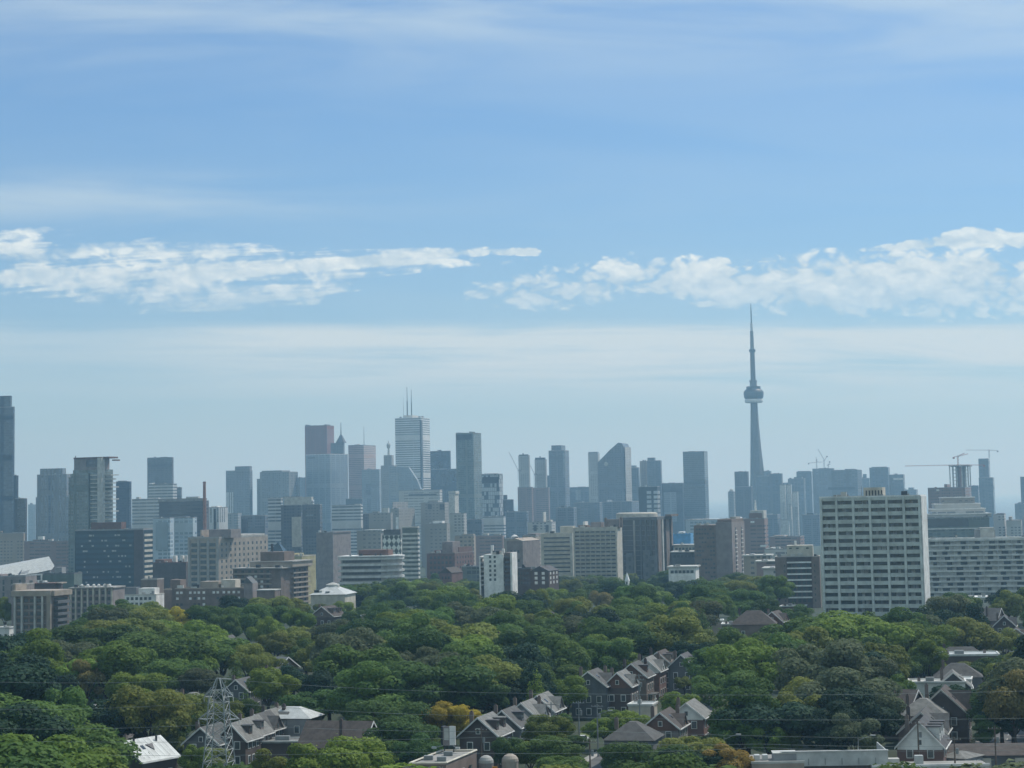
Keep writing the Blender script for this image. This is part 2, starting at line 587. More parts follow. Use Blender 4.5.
S1 = P(592, 770, 428)                      # the street that runs away between the rows of houses
street('street', (S1.x - 30 * GB.x, S1.y - 30 * GB.y), (S1.x + 420 * GB.x, S1.y + 420 * GB.y), 8.5)
S2 = P(1000, 775, 420)
street('street', (S2.x - 60 * GB.x, S2.y - 60 * GB.y), (S2.x + 420 * GB.x, S2.y + 420 * GB.y), 8.5)
street('cross_street', (-260, 392), (260, 392 - 520 * math.tan(R(3))), 11, .035)

# ------------------------------------------------------------------ the far skyline
# (name, label, x0, x1, x2, ytop, Y, facade, roof blocks [(x0, x1, ytop, material)], front panels [(x0, x1, ytop, ybottom, material)], rot)
FAR = [
 ('glass_tower', 'tall dark glass tower cut off by the left edge of the frame', -26, 13, 14.6, 408, 3000, 'dkblue', [(-26, 11.6, 396.5, 'dkblue')], [(3, 11, 455, 459, 'notch')]),
 ('office_block', 'narrow dark block against the right foot of the leftmost glass tower', 15, 25.6, 26.6, 499, 2700, 'dark', [], []),
 ('office_tower', 'slim dark annex rising halfway up beside the leftmost glass tower', 13.5, 17, 17.8, 476, 2950, 'navy', [], []),
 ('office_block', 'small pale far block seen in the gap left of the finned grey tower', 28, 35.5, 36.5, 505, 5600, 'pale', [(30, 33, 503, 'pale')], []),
 ('fin_tower', 'grey tower with vertical fins and stepped shoulders near the left edge', 37, 66.5, 70.5, 475, 3000, 'greyfin', [(40, 66, 468.5, 'greyfin')], [(36, 69, 497, 545, 'greyfin')]),
 ('office_tower', 'dark navy tower just right of the tower with the overhanging roof slab', 116, 129.5, 131.5, 482, 3100, 'navy', [(118, 127, 480.8, 'dark')], []),
 ('office_tower', 'slate tower standing alone above the white striped blocks at left', 147.3, 172, 173.6, 458, 4000, 'slate', [(160, 168, 457, 'dark')], []),
 ('office_block', 'white striped block at the foot of the lone slate tower', 148.5, 173, 177, 484.5, 2900, 'whiteband', [(149, 155, 483, 'white_paint')], []),
 ('office_block', 'small grey block right of the white striped one', 173, 181, 182, 488, 3000, 'greyblue', [], []),
 ('office_block', 'low white striped block stepping down left of the long dark slate block', 132, 160, 163, 499.5, 2550, 'whiteband', [(136, 141, 497, 'pale_concrete'), (147, 160, 498, 'white_paint')], []),
 ('office_block', 'long dark slate block under the brick chimney', 159, 206, 209, 501.5, 2350, 'darkslate', [(158, 207, 498.5, 'grey_panel'), (186, 200, 496.6, 'pale_concrete')], []),
 ('apartment_tower', 'grey tower with a raised right half standing between two sky gaps', 226, 250, 252.6, 471, 4300, 'greyblue', [(235, 252, 466.3, 'greyblue')], [(226.3, 233.5, 492, 530, 'palefin')]),
 ('apartment_tower', 'broad grey tower with a rounded left shoulder and pale corner panels', 260, 289, 298, 472.5, 4250, 'greyblue2', [(262, 290, 470.5, 'greyblue2')], [(289.2, 289.4, 470, 486, 'pale')]),
 ('apartment_tower', 'low grey shoulder tower behind the broad rounded grey tower', 257, 298.5, 300, 479, 4300, 'greyblue2', [], []),
 ('office_tower', 'distant pale block between the broad grey tower and the red tower', 297, 305.5, 306.5, 478, 5200, 'bluegrey', [], []),
 ('granite_tower', 'reddish granite tower with a flat top, tallest left of the striped white tower', 305, 327, 334.2, 426, 4700, 'redstone', [(306, 310, 424.4, 'dark_metal'), (325, 331, 424.4, 'dark_metal')], []),
 ('glass_tower', 'pale blue glass tower with a thin white rim in front of the red granite tower', 306, 330, 347, 455, 4300, 'paleglass', [], [(308, 315, 457, 458.6, 'slate')], 32),
 ('office_tower', 'slab tower with pinkish left face and pale right face under a thin mast', 348.5, 364, 376, 445.5, 4800, 'pinkstone', [(355, 358, 444.3, 'stone')], []),
 ('office_tower', 'pale blue tower with two dark vertical slots below the pinkish slab', 362, 379.5, 381, 470, 4300, 'paleglass', [], [(366, 370.5, 484, 495, 'bluegrey'), (367, 370.5, 499, 511, 'bluegrey')]),
 ('office_tower', 'dark blue block low between spired tower and pale slotted tower', 346, 362, 363, 499, 4200, 'navy', [], []),
 ('black_tower', 'flat black tower right of the striped white tower', 430, 450.3, 451, 451.5, 4800, 'black', [(438, 442, 450, 'dark_metal')], []),
 ('black_tower', 'shorter and wider black slab in front of the flat black tower', 431, 456.5, 458, 469.5, 4600, 'black', [], []),
 ('glass_tower', 'greenish glass tower with dark crown band right of the black slabs', 456, 473.5, 481.5, 433.5, 3700, 'greenglass', [(470, 476, 431.5, 'greenglass'), (457, 466, 432.4, 'grey_panel')], [(457, 472, 434.5, 440, 'notch')], 20),
 ('residence_tower', 'tower with mottled white and dark panels under a dark crown band', 482, 499.5, 503, 474.5, 3300, 'mottle', [(484, 498, 473.5, 'grey_panel')], [(482.6, 499, 477, 483, 'notch')], 18),
 ('office_block', 'dark block stepping down right of the mottled panel tower', 503, 513, 514, 500, 3600, 'navy', [(503, 507, 495, 'navy')], []),
 ('apartment_tower', 'left of two slim pale twin towers with dark caps', 518.7, 529.3, 530.3, 456, 4300, 'paleconc', [(519.5, 529, 454.5, 'dark_metal'), (523, 524, 453, 'dark_metal')], []),
 ('apartment_tower', 'right of two slim pale twin towers with dark caps', 535, 546, 547.2, 460, 4350, 'paleconc', [(535.5, 546, 457.6, 'dark_metal'), (540, 541, 456.2, 'dark_metal')], []),
 ('office_block', 'reddish brown block at the foot of the left pale twin tower', 518, 532, 533.5, 487.5, 4100, 'brownoff', [], []),
 ('office_block', 'mauve block at the foot of the right pale twin tower', 533, 549, 550, 488, 4150, 'mauveoff', [], []),
 ('office_tower', 'grey block half hidden behind the stepped blue grey tower', 540, 552, 553, 476, 4700, 'bluegrey', [], []),
 ('office_tower', 'blue grey tower with a smaller stepped top right of the pale twins', 549, 565, 569.3, 451, 4300, 'bluegrey', [(552, 566, 445.3, 'bluegrey')], [(563.3, 564.8, 453, 478, 'pale')]),
 ('office_block', 'wide low blue block left of the slant topped tower', 570, 595, 596, 487.5, 4800, 'bluegrey', [], [(576, 581, 490, 500, 'pale')]),
 ('concrete_tower', 'slim pale tower tucked behind the left edge of the slant topped tower', 588.5, 598.5, 600, 454, 4600, 'paleconc', [(589, 599.5, 451.8, 'pale')], []),
 ('office_tower', 'plain blue grey tower right behind the slant topped tower', 629, 638.7, 640, 468, 4400, 'bluegrey', [(630.5, 637, 465.4, 'pale')], []),
 ('office_tower', 'warm grey half tower left of its taller blue grey neighbour', 640.2, 647, 648.5, 461.5, 4450, 'tanstone', [(645, 646, 460, 'dark_metal')], []),
 ('office_tower', 'blue grey tower with a small square top above the black gridded block', 647.2, 661, 662.2, 461, 4420, 'bluegrey', [(648, 656, 457.6, 'bluegrey')], []),
 ('gridded_block', 'black block with large white window squares in two columns', 639, 657.6, 660.5, 487, 3500, 'blackgrid', [], []),
 ('glass_block', 'blue block framing a paler inset panel left of the plain glass slab', 662, 683, 684.5, 483.5, 4200, 'dkblue', [], [(664, 676.5, 492, 522, 'paleglass')]),
 ('glass_tower', 'plain flat topped blue glass slab with sky gap on its right', 683.3, 704.6, 708, 452, 3900, 'bluegrey3', [], [], 18),
 ('office_tower', 'small pale tower with domed top left of the needle tower', 728.5, 734.2, 735.6, 492, 4700, 'pale', [], []),
 ('office_tower', 'dark slate tower just left of the needle tower shaft', 735, 748, 749.3, 472, 4550, 'slate', [], []),
 ('office_tower', 'lower wider slate tower at the foot of the needle tower', 735.5, 751.8, 753, 487, 4500, 'slate', [], []),
 ('condo_tower', 'condominium tower just right of the needle tower shaft', 757, 771.3, 772.6, 476.5, 4900, 'condo', [(758, 763, 475.2, 'condo')], []),
 ('condo_tower', 'taller pale condominium behind the one beside the needle tower', 763.5, 771, 772, 471.5, 5200, 'condo2', [], []),
 ('condo_tower', 'condominium with a round dark emblem band right of the needle tower', 770, 782, 783.2, 474, 4800, 'condo', [], [(776, 779, 480, 482, 'slate')]),
 ('condo_tower', 'condominium rising behind the three pale panel towers', 788.5, 804.5, 806, 479, 5000, 'condo2', [(794, 803, 477, 'condo2')], []),
 ('condo_tower', 'tall grey condominium left of the tower cranes', 797, 812, 813.4, 472, 5300, 'condo', [(798, 811, 471, 'condo')], []),
 ('condo_tower', 'flat topped condominium right under the tower cranes', 813, 834, 835, 469, 5100, 'condo2', [(819, 829, 468, 'concrete')], []),
 ('condo_tower', 'wide condominium block rising behind the left half of the white slab block', 832, 858, 862.5, 470.3, 4600, 'condo', [(845, 857, 468.8, 'condo')], [(828, 855, 487, 489.5, 'navy')]),
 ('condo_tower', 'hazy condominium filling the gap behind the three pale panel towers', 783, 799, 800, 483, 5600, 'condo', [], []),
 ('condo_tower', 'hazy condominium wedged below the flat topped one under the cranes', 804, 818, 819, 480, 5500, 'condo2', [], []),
 ('condo_tower', 'set back condominium between two wider ones behind the white slab block', 862, 870, 871, 478.5, 5400, 'condo', [(863, 867, 474, 'condo')], []),
 ('condo_tower', 'tallest condominium behind the roof of the white slab block', 870, 889, 890.4, 468, 4850, 'condo', [(872, 888, 466.8, 'condo')], []),
 ('condo_tower', 'condominium with a pale open frame at its top right of the tallest', 889.5, 904, 905.4, 475, 4700, 'condo', [(894, 898, 473.6, 'condo')], [(894, 903.5, 478, 480, 'white_paint')]),
 ('condo_tower', 'small far stepped condominium low above the right end of the white slab block', 905, 917, 918.5, 490, 5400, 'condo2', [(908, 914, 487.5, 'condo2')], []),
 ('glass_block', 'left of three pale panel towers grouped right of the needle tower', 780.2, 785.4, 786.3, 485, 4400, 'paleconc', [], [(780.4, 785.2, 486, 502.5, 'band_white')]),
 ('glass_block', 'middle one of three pale panel towers grouped right of the needle tower', 787, 791.6, 792.4, 485, 4420, 'paleconc', [], [(787.2, 791.4, 486, 504, 'band_white')]),
 ('glass_block', 'right and shortest of three pale panel towers grouped right of the needle tower', 793, 798, 799, 492, 4440, 'paleconc', [], [(793.2, 797.8, 493, 507, 'band_white')]),
 ('office_block', 'white panelled block below the three pale panel towers', 781, 789.3, 790.3, 519.5, 4000, 'paleconc', [(785, 792, 506, 'paleconc')], [(781.2, 789, 520.5, 536, 'band_white')]),
 ('office_block', 'dim blue block low behind the left edge of the white slab block', 803, 820, 823, 515, 3900, 'bluegrey', [(806, 814, 513, 'navy')], []),
 ('office_tower', 'brown block with pale parapet under the unfinished tower at right', 928.5, 966, 970.5, 488, 3000, 'brownoff', [(944, 950, 484, 'brownoff')], [(937, 940, 489, 491, 'white_paint')]),
 ('condo_tower', 'blue condominium shaft below the right hand tower crane', 979.5, 993.6, 995, 478, 4600, 'condo', [(979.2, 990.5, 458.5, 'condo')], []),
 ('condo_tower', 'dark glass condominium between the unfinished tower and the craned shaft', 970, 979, 980.3, 486, 4700, 'condo', [], []),
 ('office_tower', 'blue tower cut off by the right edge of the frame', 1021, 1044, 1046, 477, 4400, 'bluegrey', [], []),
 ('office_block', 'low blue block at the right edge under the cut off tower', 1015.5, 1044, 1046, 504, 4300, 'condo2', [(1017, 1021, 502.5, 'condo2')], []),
 # middle distance
 ('institution_block', 'long tan block at the left edge above the white angled roof', -20, 23.5, 25, 533.5, 2450, 'tanoff', [(-4, 3, 531, 'tan'), (12, 24, 532.6, 'pale_concrete')], []),
 ('institution_block', 'long brown grey block with a white roof hut above the white angled roof', 24, 71, 74, 541.5, 2300, 'mauveoff', [(38, 45, 536.4, 'white_paint'), (33, 50, 539.5, 'mauve_brick'), (49, 54, 539, 'pale_concrete')], []),
 ('office_block', 'pale blue block with a tall blank panel right of the dark banded office slab', 153, 170, 174, 518.5, 2150, 'paleblue', [], [(156, 168, 522, 550, 'pale_blue_glass')]),
 ('office_block', 'pale glass block behind the brown hospital slab at its left', 170, 193, 197, 518, 2250, 'paleblue', [(172, 190, 516.8, 'grey_panel')], []),
 ('finned_block', 'white block with close vertical fins behind the brown hospital slab', 196, 219, 228, 508, 2500, 'palefin', [(211, 222, 506, 'white_paint')], [(214, 216, 509, 530, 'notch')], 24),
 ('office_block', 'pale blue wall right of the white finned block', 221, 238, 242, 514, 2900, 'pale', [], []),
 ('office_block', 'blue grey block with one dark bay below the grey twin towers', 241, 265, 268, 516, 2700, 'bluegrey', [(243, 264, 515, 'pale')], [(242, 248, 519, 532, 'navy')]),
 ('banded_block', 'white banded block left of the twin dark glass cubes', 268, 281, 283, 498.5, 2500, 'whiteband', [(283, 302, 496.5, 'stone')], []),
 ('glass_cube', 'left of the twin dark glass cubes, with a yellowish panel', 281, 301, 303, 505.5, 2450, 'slate', [(284, 313, 497, 'pale_concrete'), (300, 314, 500, 'whiteband')], [(292, 301, 517, 547, 'cream')]),
 ('glass_cube', 'right of the twin dark glass cubes', 302.5, 320, 322.5, 505, 2400, 'slate', [], [(306, 313, 514.5, 516, 'pale')]),
 ('brick_tower', 'plain mauve brown brick block behind the brown balcony block', 316.5, 333, 351, 533, 1950, 'mauve_brick', [(330, 350, 531.5, 'mauve_brick')], [], 20),
 ('banded_block', 'white banded block with a raised right end above the plain mauve block', 332, 361, 363, 505.5, 2700, 'whiteband', [(354, 361, 504, 'white_paint')], [], 9),
 ('office_block', 'dark gap block right of the white banded block with raised end', 363, 369, 370, 514, 2800, 'slate', [], []),
 ('office_block', 'grey block with rooftop clutter right of the dark gap block', 369, 391, 393, 513.5, 2700, 'taupe', [(372, 379, 511.5, 'stone'), (381, 389, 508, 'pale_concrete')], []),
 ('office_block', 'grey block with white corner strip left of centre', 391, 399, 415, 509, 2850, 'taupe', [(392, 400, 502, 'stone')], [(396, 398.6, 517, 530, 'white_paint')], 20),
 ('institution_block', 'wide pale block with a dark band below the striped white tower', 399, 440, 442.5, 490.5, 3400, 'taupe2', [(420, 424, 489, 'pale_concrete')], [(409, 437, 494, 495.8, 'slate')]),
 ('office_block', 'grey block cluster with small dark openings below the wide pale block', 421, 445, 449, 503, 2900, 'taupe', [(428, 440, 500.5, 'stone')], [(428, 432, 504, 509, 'slate'), (440, 445, 504, 510, 'slate')]),
 ('concrete_tower', 'pale blank shaft with a wide cap left of the greenish glass tower', 449, 455, 459, 494, 3050, 'pale_concrete', [(448, 459, 491, 'pale_concrete')], []),
 ('office_block', 'pale blank slab low below the greenish glass tower', 450, 464, 467, 514, 2250, 'paleconc', [], []),
 ('office_block', 'grey block with a white rooftop box left of the pale blank slab', 425, 447, 451, 524, 2400, 'taupe', [(432, 444, 521, 'white_paint')], []),
 ('office_block', 'long blue grey block left of the chequered block', 357, 381, 385, 531, 2100, 'taupe', [(364, 385, 529.5, 'white_paint'), (369, 381, 540, 'pale')], []),
 ('office_block', 'blue block at the foot of the greenish glass tower', 461, 482, 484, 520, 2700, 'bluegrey', [], []),
 ('office_block', 'wide low pale block above the red brick hospital', 455, 474, 476, 536, 2000, 'tanoff', [(463, 474, 534, 'tan')], []),
 ('office_block', 'low mauve block behind the white apartment block with twin window columns', 474, 503, 505, 536, 2300, 'mauveoff', [(482, 488, 533.5, 'pale_concrete'), (493, 500, 534, 'taupe')], []),
 ('office_block', 'blue block under the mottled panel tower', 483, 504, 506, 517, 2950, 'whiteband', [], []),
 ('office_block', 'slate block right below the dark stepping block near centre', 505, 527, 529, 512, 3300, 'bluegrey', [], []),
 ('church_hall', 'tan hall with a domed white roof vent left of the wide pale slab', 504, 520, 526, 539, 1950, 'tanstone', [], []),
 ('brick_block', 'brown brick block between the domed hall and the striped office wing', 523, 536, 543, 536, 1850, 'tanoff', [(527, 541, 533.5, 'mauve_brick')], []),
 ('office_block', 'pale block with dark bays above the striped office wing', 528, 552, 556, 522.5, 2500, 'whiteres', [(542, 544, 512, 'pale_concrete'), (545, 552, 520, 'pale_concrete')], [(534, 537, 525, 531, 'slate'), (546, 549, 525, 532, 'slate')]),
 ('office_block', 'dark blue block behind the striped office slab', 556, 574, 577, 508, 3200, 'bluegrey', [(560, 566, 505.5, 'slate')], []),
 ('office_block', 'hazy block with a white window strip left below the slant topped tower', 574, 600, 603, 503, 3800, 'condo', [(578, 584, 501.5, 'pale')], []),
 ('office_block', 'hazy blue block right below the slant topped tower', 603, 632, 640, 502, 3700, 'bluegrey', [(606, 610, 500, 'pale')], []),
 ('office_block', 'pale blue flat roofed block under the plain glass slab', 686, 719, 723, 520, 2600, 'paleblue', [(687, 718, 519.3, 'white_paint')], []),
 ('office_block', 'grey block in the sky gap left of the needle tower', 722, 742, 745, 519, 2800, 'slate', [(736, 741, 517, 'white_paint')], []),
 ('stepped_block', 'brown stepped block with a thin white mast right of the brown brick tower', 744, 765, 768.5, 519, 2100, 'mauveoff', [(748, 764, 513, 'brownoff'), (749, 765.5, 510.5, 'pale_concrete')], [(751, 755, 521, 523, 'white_paint'), (760, 766, 545, 547, 'white_paint')]),
 ('office_block', 'pale mauve block between the stepped block and the white slab block', 770, 801, 805, 537, 2400, 'mauveoff', [(772, 786, 535.5, 'tan')], []),
 ('office_block', 'low cream block left behind the white slab block', 765, 789, 792, 549.5, 1700, 'taupe2', [(768, 778, 547.5, 'white_paint')], []),
 ('office_block', 'blue block low right of the needle tower foot', 756, 778, 781, 515, 4000, 'bluegrey', [], []),
 ('apartment_block', 'pale apartment block with small windows right of the stepped pyramid', 994, 1005, 1010.5, 515, 2500, 'whiteres', [(995, 1004, 513.5, 'slate')], []),
 ('apartment_block', 'pale low block with a peaked lift house near the right edge', 1007, 1022, 1028, 521, 2450, 'paleconc', [(1007, 1011, 517, 'taupe')], []),
 ('office_block', 'hazy pale block at the right edge behind the balcony hotel', 1024, 1044, 1048, 517, 2500, 'paleconc', [], []),
]
BLK = {}
for row in FAR:
    name, label, x0, x1, x2, yt, Y, m, tops, pans = row[:10]
    B = Block(name, label, x0, x1, x2, yt, Y, row[10] if len(row) > 10 else 14)
    B.shaft(m)
    B.rim('white_paint' if 'thin white rim' in label else 'grey_panel')
    if not tops:
        w = (x1 - x0)
        B.top(x0 + w * .3, x0 + w * .62, yt - .9, 'grey_panel')
    for i, t in enumerate(tops):
        z = .04 + .03 * i
        big = t[1] - t[0] > .55 * (x1 - x0)
        box('upper_stage' if big else 'penthouse', t[3], B.o, B.lxy(t[0], (z if big else .2) * B.D), max(B.lxy(t[0], (z if big else .2) * B.D) + 1, min(B.lxy(t[1], (1 - z if big else .8) * B.D), max(B.W, B.lx(t[1])))), (z if big else .2) * B.D, (1 - z if big else .8) * B.D,
            B.H + .01 + .02 * i, max(B.H + 1, B.lz(t[2], (t[0] + t[1]) / 2)))
    for q in pans:
        B.panel(*q)
    for i in range(rng.randint(2, 5) if Y < 3600 else 1):
        w, d2, hh = rng.uniform(.6, 1.6) * B.s * 1.4, B.D * rng.uniform(.08, .2), rng.uniform(.5, 1.5) * B.s
        x, yy = rng.uniform(.04, .9) * max(1, B.W - w), rng.uniform(0.02, .11) * B.D
        box('roof_unit', rng.choice(['steel', 'pale_concrete', 'dark_metal', 'white_paint']), B.o, x, x + w, yy, min(yy + d2, .119 * B.D), B.H + .015, B.H + .2 + hh)
    BLK[label] = B


def find(s):
    return next(v for k, v in BLK.items() if s in k)


# --- single towers with shapes of their own
find('thin mast').mast(364.5, 426, r=.7, fy=.5)
find('brown stepped block').mast(754.5, 500, r=1.5, m='white_paint')
B = find('small pale tower with domed')
MB().lathe([(B.H + 1, 4.5), (B.H + 4, 4.2), (B.H + 6, 2.6), (B.H + 7, .8)], 12, B.W / 2, B.D / 2).build('dome', 'pale_concrete', B.o)
B = find('domed white roof vent')
MB().lathe([(B.H + .5, 3.6), (B.H + 2.2, 3.0), (B.H + 3.2, 1.6), (B.H + 3.6, .3)], 12, B.W / 2, B.D / 2).build('dome', 'white_paint', B.o)
B = find('rounded left shoulder')
MB().prism([(0, -.3, B.H), (B.lx(263), -.3, B.lz(470.6)), (B.lx(263), -.3, B.H)], 0, (0, B.D * .9, 0)).build('sloped_shoulder', 'greyblue2', B.o)

B = Block('brick_chimney', 'slim reddish brick chimney rising from the long dark slate block', 202, 205.6, 206, 482, 2320, cat='chimney')
MB().lathe([(0, 2.0), (B.H * .9, 1.6), (B.H - 1, 1.5), (B.H - .9, 1.75), (B.H, 1.75)], 14, B.W / 2, 2).build('shaft', 'chimney_brick', B.o)
MB().lathe([(B.H + .01, 1.4), (B.H + .5, 1.3)], 14, B.W / 2, 2).build('rim', 'dark_metal', B.o)

# tower with the overhanging roof slab
B = Block('condo_tower', 'big tower with overhanging reddish roof slab, balconies and a pale concrete column', 73, 103, 113, 470, 2200, 24)
B.shaft('greenglass')
B.top(74, 109.5, 459, 'mauve_brick', 'crown', .05, .8)
B.top(86, 99.5, 460.5, 'slate', 'crown_window', .03, .049, yb=467)
box('roof_slab', 'brown_roof', B.o, B.lx(73.5), B.lx(109), 0, B.D * .9, B.lz(459), B.lz(457.4))
box('canopy', 'brown_roof', B.o, B.lx(110.05), B.lx(113), B.D * .2, B.D * .7, B.lz(461.6), B.lz(460.3))
box('glass_wing', 'greenglass', B.o, B.lx(68.5), B.lx(73) - .05, 0, B.D * .8, 0, B.lz(477))
box('glass_wing', 'greenglass', B.o, B.lx(72), B.lx(90), -2.5, -.05, 0, B.lz(473.5))
box('concrete_column', 'pale_concrete', B.o, B.lx(99.2), B.lx(103) + .4, -3.2, 3, 0, B.lz(458.2))
for i in range(17):
    y = 475 + i * 4.0
    box('balcony', 'pale_concrete', B.o, B.lx(91.5), B.lx(98), -1.9, -.03, B.lz(y + 1.1), B.lz(y))
    box('balcony', 'pale_concrete', B.o, B.W + .03, B.W + 5.2 + (3 if i % 3 == 0 else 0), B.D * .12, B.D * .9, B.lz(y + 1.1), B.lz(y))
B.mast(75.5, 455.5, 457.4, .5, 'dark_metal', 'antenna', .1)
B.tag_land('the tower with the overhanging roof slab', 92, 490)

# spired tower
B = Block('spire_tower', 'slate tower with a pointed cap and mast behind the pale blue glass tower', 329, 346, 348, 455, 4600)
B.shaft('slate')
B.rim()
B.top(331, 345, 443, 'slate', 'upper_stage', .1, .9)
cx, cy = B.lxy(341.5, B.D * .5), B.D * .5
MB().hexa([(cx - 9, cy - 9, B.lz(443)), (cx + 9, cy - 9, B.lz(443)), (cx + 9, cy + 9, B.lz(443)), (cx - 9, cy + 9, B.lz(443))],
          [(cx - 1.2, cy - 1.2, B.lz(434.5)), (cx + 1.2, cy - 1.2, B.lz(434.5)), (cx + 1.2, cy + 1.2, B.lz(434.5)), (cx - 1.2, cy + 1.2, B.lz(434.5))]).build('pointed_cap', 'slate', B.o)
MB().lathe([(B.lz(434.6), 1.1), (B.lz(422.5), .5)], 8, cx, cy).build('mast', 'dark_metal', B.o)

# beacon tower
B = Block('beacon_tower', 'grey stepped tower with a round beacon mast left of the striped white tower', 381, 394.5, 397, 466, 4500)
B.shaft('stone')
B.rim()
B.top(384, 394, 455.2, 'stone', 'upper_stage', .1, .9)
cx, cy = B.lxy(389, B.D * .5), B.D * .5
z = B.lz
MB().lathe([(z(455), 2.6), (z(449), 1.9), (z(448.8), 1.2), (z(447.6), 3.6), (z(445), 4.3), (z(443.4), 3.2), (z(443), 1.0), (z(440.5), .5)], 12, cx, cy).build('beacon', 'pale_concrete', B.o)

# striped white tower with masts
B = Block('striped_tower', 'tallest white striped office tower carrying two thick roof masts', 395.2, 421, 430, 418.5, 4700)
B.shaft('whitestripe')
B.rim('white_paint')
B.top(404, 419.5, 415.2, 'pale_concrete', 'penthouse', .15, .85)
box('corner_slot', 'notch', B.o, B.W - 2.2, B.W + .6, -.5, B.D * .16, 0, B.H - 4)
for px, yt, r in ((404.6, 396.5, .35), (408.3, 386, 1.3), (412.6, 389, 1.2)):
    MB().lathe([(z0, r * q) for z0, q in ((B.lz(415.4), 1), (B.lz((415 + yt) / 2), .9), (B.lz((415 + yt) / 2 - .1), .6), (B.lz(yt), .35))], 8, B.lxy(px, B.D * .5), B.D * .5).build('antenna', 'dark_metal', B.o)
for px in (397, 416, 419):
    box('roof_unit', 'steel', B.o, B.lx(px), B.lx(px) + 3, B.D * .3, B.D * .4, B.H + .02, B.H + 5)


def wedge(name, label, pts, x0, x2, Y, m, side, rot=14):
    """front outline pushed back: a tower whose roof slopes"""
    x1 = max(p[0] for p in pts)
    yt = min(p[1] for p in pts)
    B = Block(name, label, x0, x1, x2, yt, Y, rot)
    fr = [(B.lx(a), 0, max(0, B.lz(b, a)) if b < 520 else 0) for a, b in pts]
    MB().prism(fr, 0, (0, B.D, 0)).build('wall', m, B.o)
    return B


B = wedge('slant_tower', 'blue tower with a curved sloping top rising to the right', [(597.5, 530), (625, 530), (623.8, 447), (622.3, 443.4), (618.5, 442.8), (610, 450), (603, 457.2), (597.5, 462.5)], 597.5, 631, 4100, 'bluegrey', 0)
box('side_panel', 'paleconc', B.o, B.W + .02, B.W + .6, .5, B.D - .5, 0, B.lz(447))
MB().lathe([(-.5, 4.2), (0, 4.2)], 8).build('roof_sign', 'pale_concrete', B.o).matrix_local = Matrix.Translation((B.lx(606), 0, B.lz(464))) @ Matrix.Rotation(R(90), 4, 'X')
B = wedge('glass_building', 'pale blue glass building with a roof sloping down in front of the striped white tower', [(388.5, 530), (421.5, 530), (421.5, 492), (417, 480), (409, 467.5), (389, 466)], 388.5, 423, 4150, 'paleglass', 0)
box('side_panel', 'pale', B.o, B.lx(390), B.lx(399), -.5, -.03, B.lz(498), B.lz(472))


# needle tower
def needle():
    Y = 5200
    g = ground(Y)
    c = P(756.3, 480, Y)
    o = root('observation_tower', (c.x, c.y, g), 0, 'tall concrete needle tower with a round pod and slim antenna', 'tower')
    zz = lambda py: P(753, py, Y).z - g
    s = Y / F
    b = MB()
    zs = [0, 40, 90, 140, 200, 260, zz(404), zz(399)]
    n = 24
    rows = []
    for z in zs:
        t = min(1, z / zs[-1])
        rf = 29 * (1 - t) ** 1.6 + 8.4          # fin reach
        rc = 11 * (1 - t) + 7.6                 # core
        ring = []
        for a in range(n):
            th = 2 * math.pi * a / n
            k = max(0, math.cos(3 * (th - R(4)))) ** 3
            r = rc * (1 - k) + max(rf, rc) * k
            ring.append((r * math.cos(th), r * math.sin(th), z))
        rows.append(ring)
    for r in rows:
        b.v += r
    for j in range(len(rows) - 1):
        for a in range(n):
            q = (a + 1) % n
            b.f.append((j * n + a, j * n + q, (j + 1) * n + q, (j + 1) * n + a))
    b.build('shaft', 'tower_concrete', o)
    L = lambda name, m, *pr: MB().lathe([(zz(py), r * s) for py, r in pr], 28).build(name, m, o)
    L('radome_ring', 'white_paint', (403, 6.5), (402.6, 8.4), (401.6, 9.1), (400.4, 9.2), (399.3, 8.6), (399, 8))
    pod = L('observation_pod', 'dark_metal', (398.9, 8.2), (398, 9.4), (396, 9.8), (394, 10), (393.2, 10), (392, 9.9), (390.4, 8.8), (389.4, 7.6), (388.6, 7.2), (386.6, 7.2), (386.4, 6.6))
    MB().lathe([(zz(394.2), 10.15 * s), (zz(393.3), 10.15 * s)], 28).build('window_band', 'glass_dark', pod)
    L('upper_collar', 'tower_concrete', (386.3, 3.6), (382, 3.4), (381.9, 3.9), (380.4, 3.9), (380.2, 3.0))
    L('upper_shaft', 'tower_concrete', (380.1, 2.55), (365, 2.4), (352.4, 2.3))
    L('sky_pod', 'dark_metal', (352.3, 2.5), (351.6, 3.2), (350.6, 3.35), (349.4, 3.0), (349, 2.0))
    for m, pr in (('steel', ((348.9, 1.95), (340, 1.8), (331, 1.65))), ('crane_white', ((330.9, 1.3), (323, 1.15))), ('dark_metal', ((322.9, .62), (312, .55), (303.5, .22)))):
        L('antenna_section', m, *pr)
    THINGS.append((o, 'the needle tower', 753, 430))


needle()


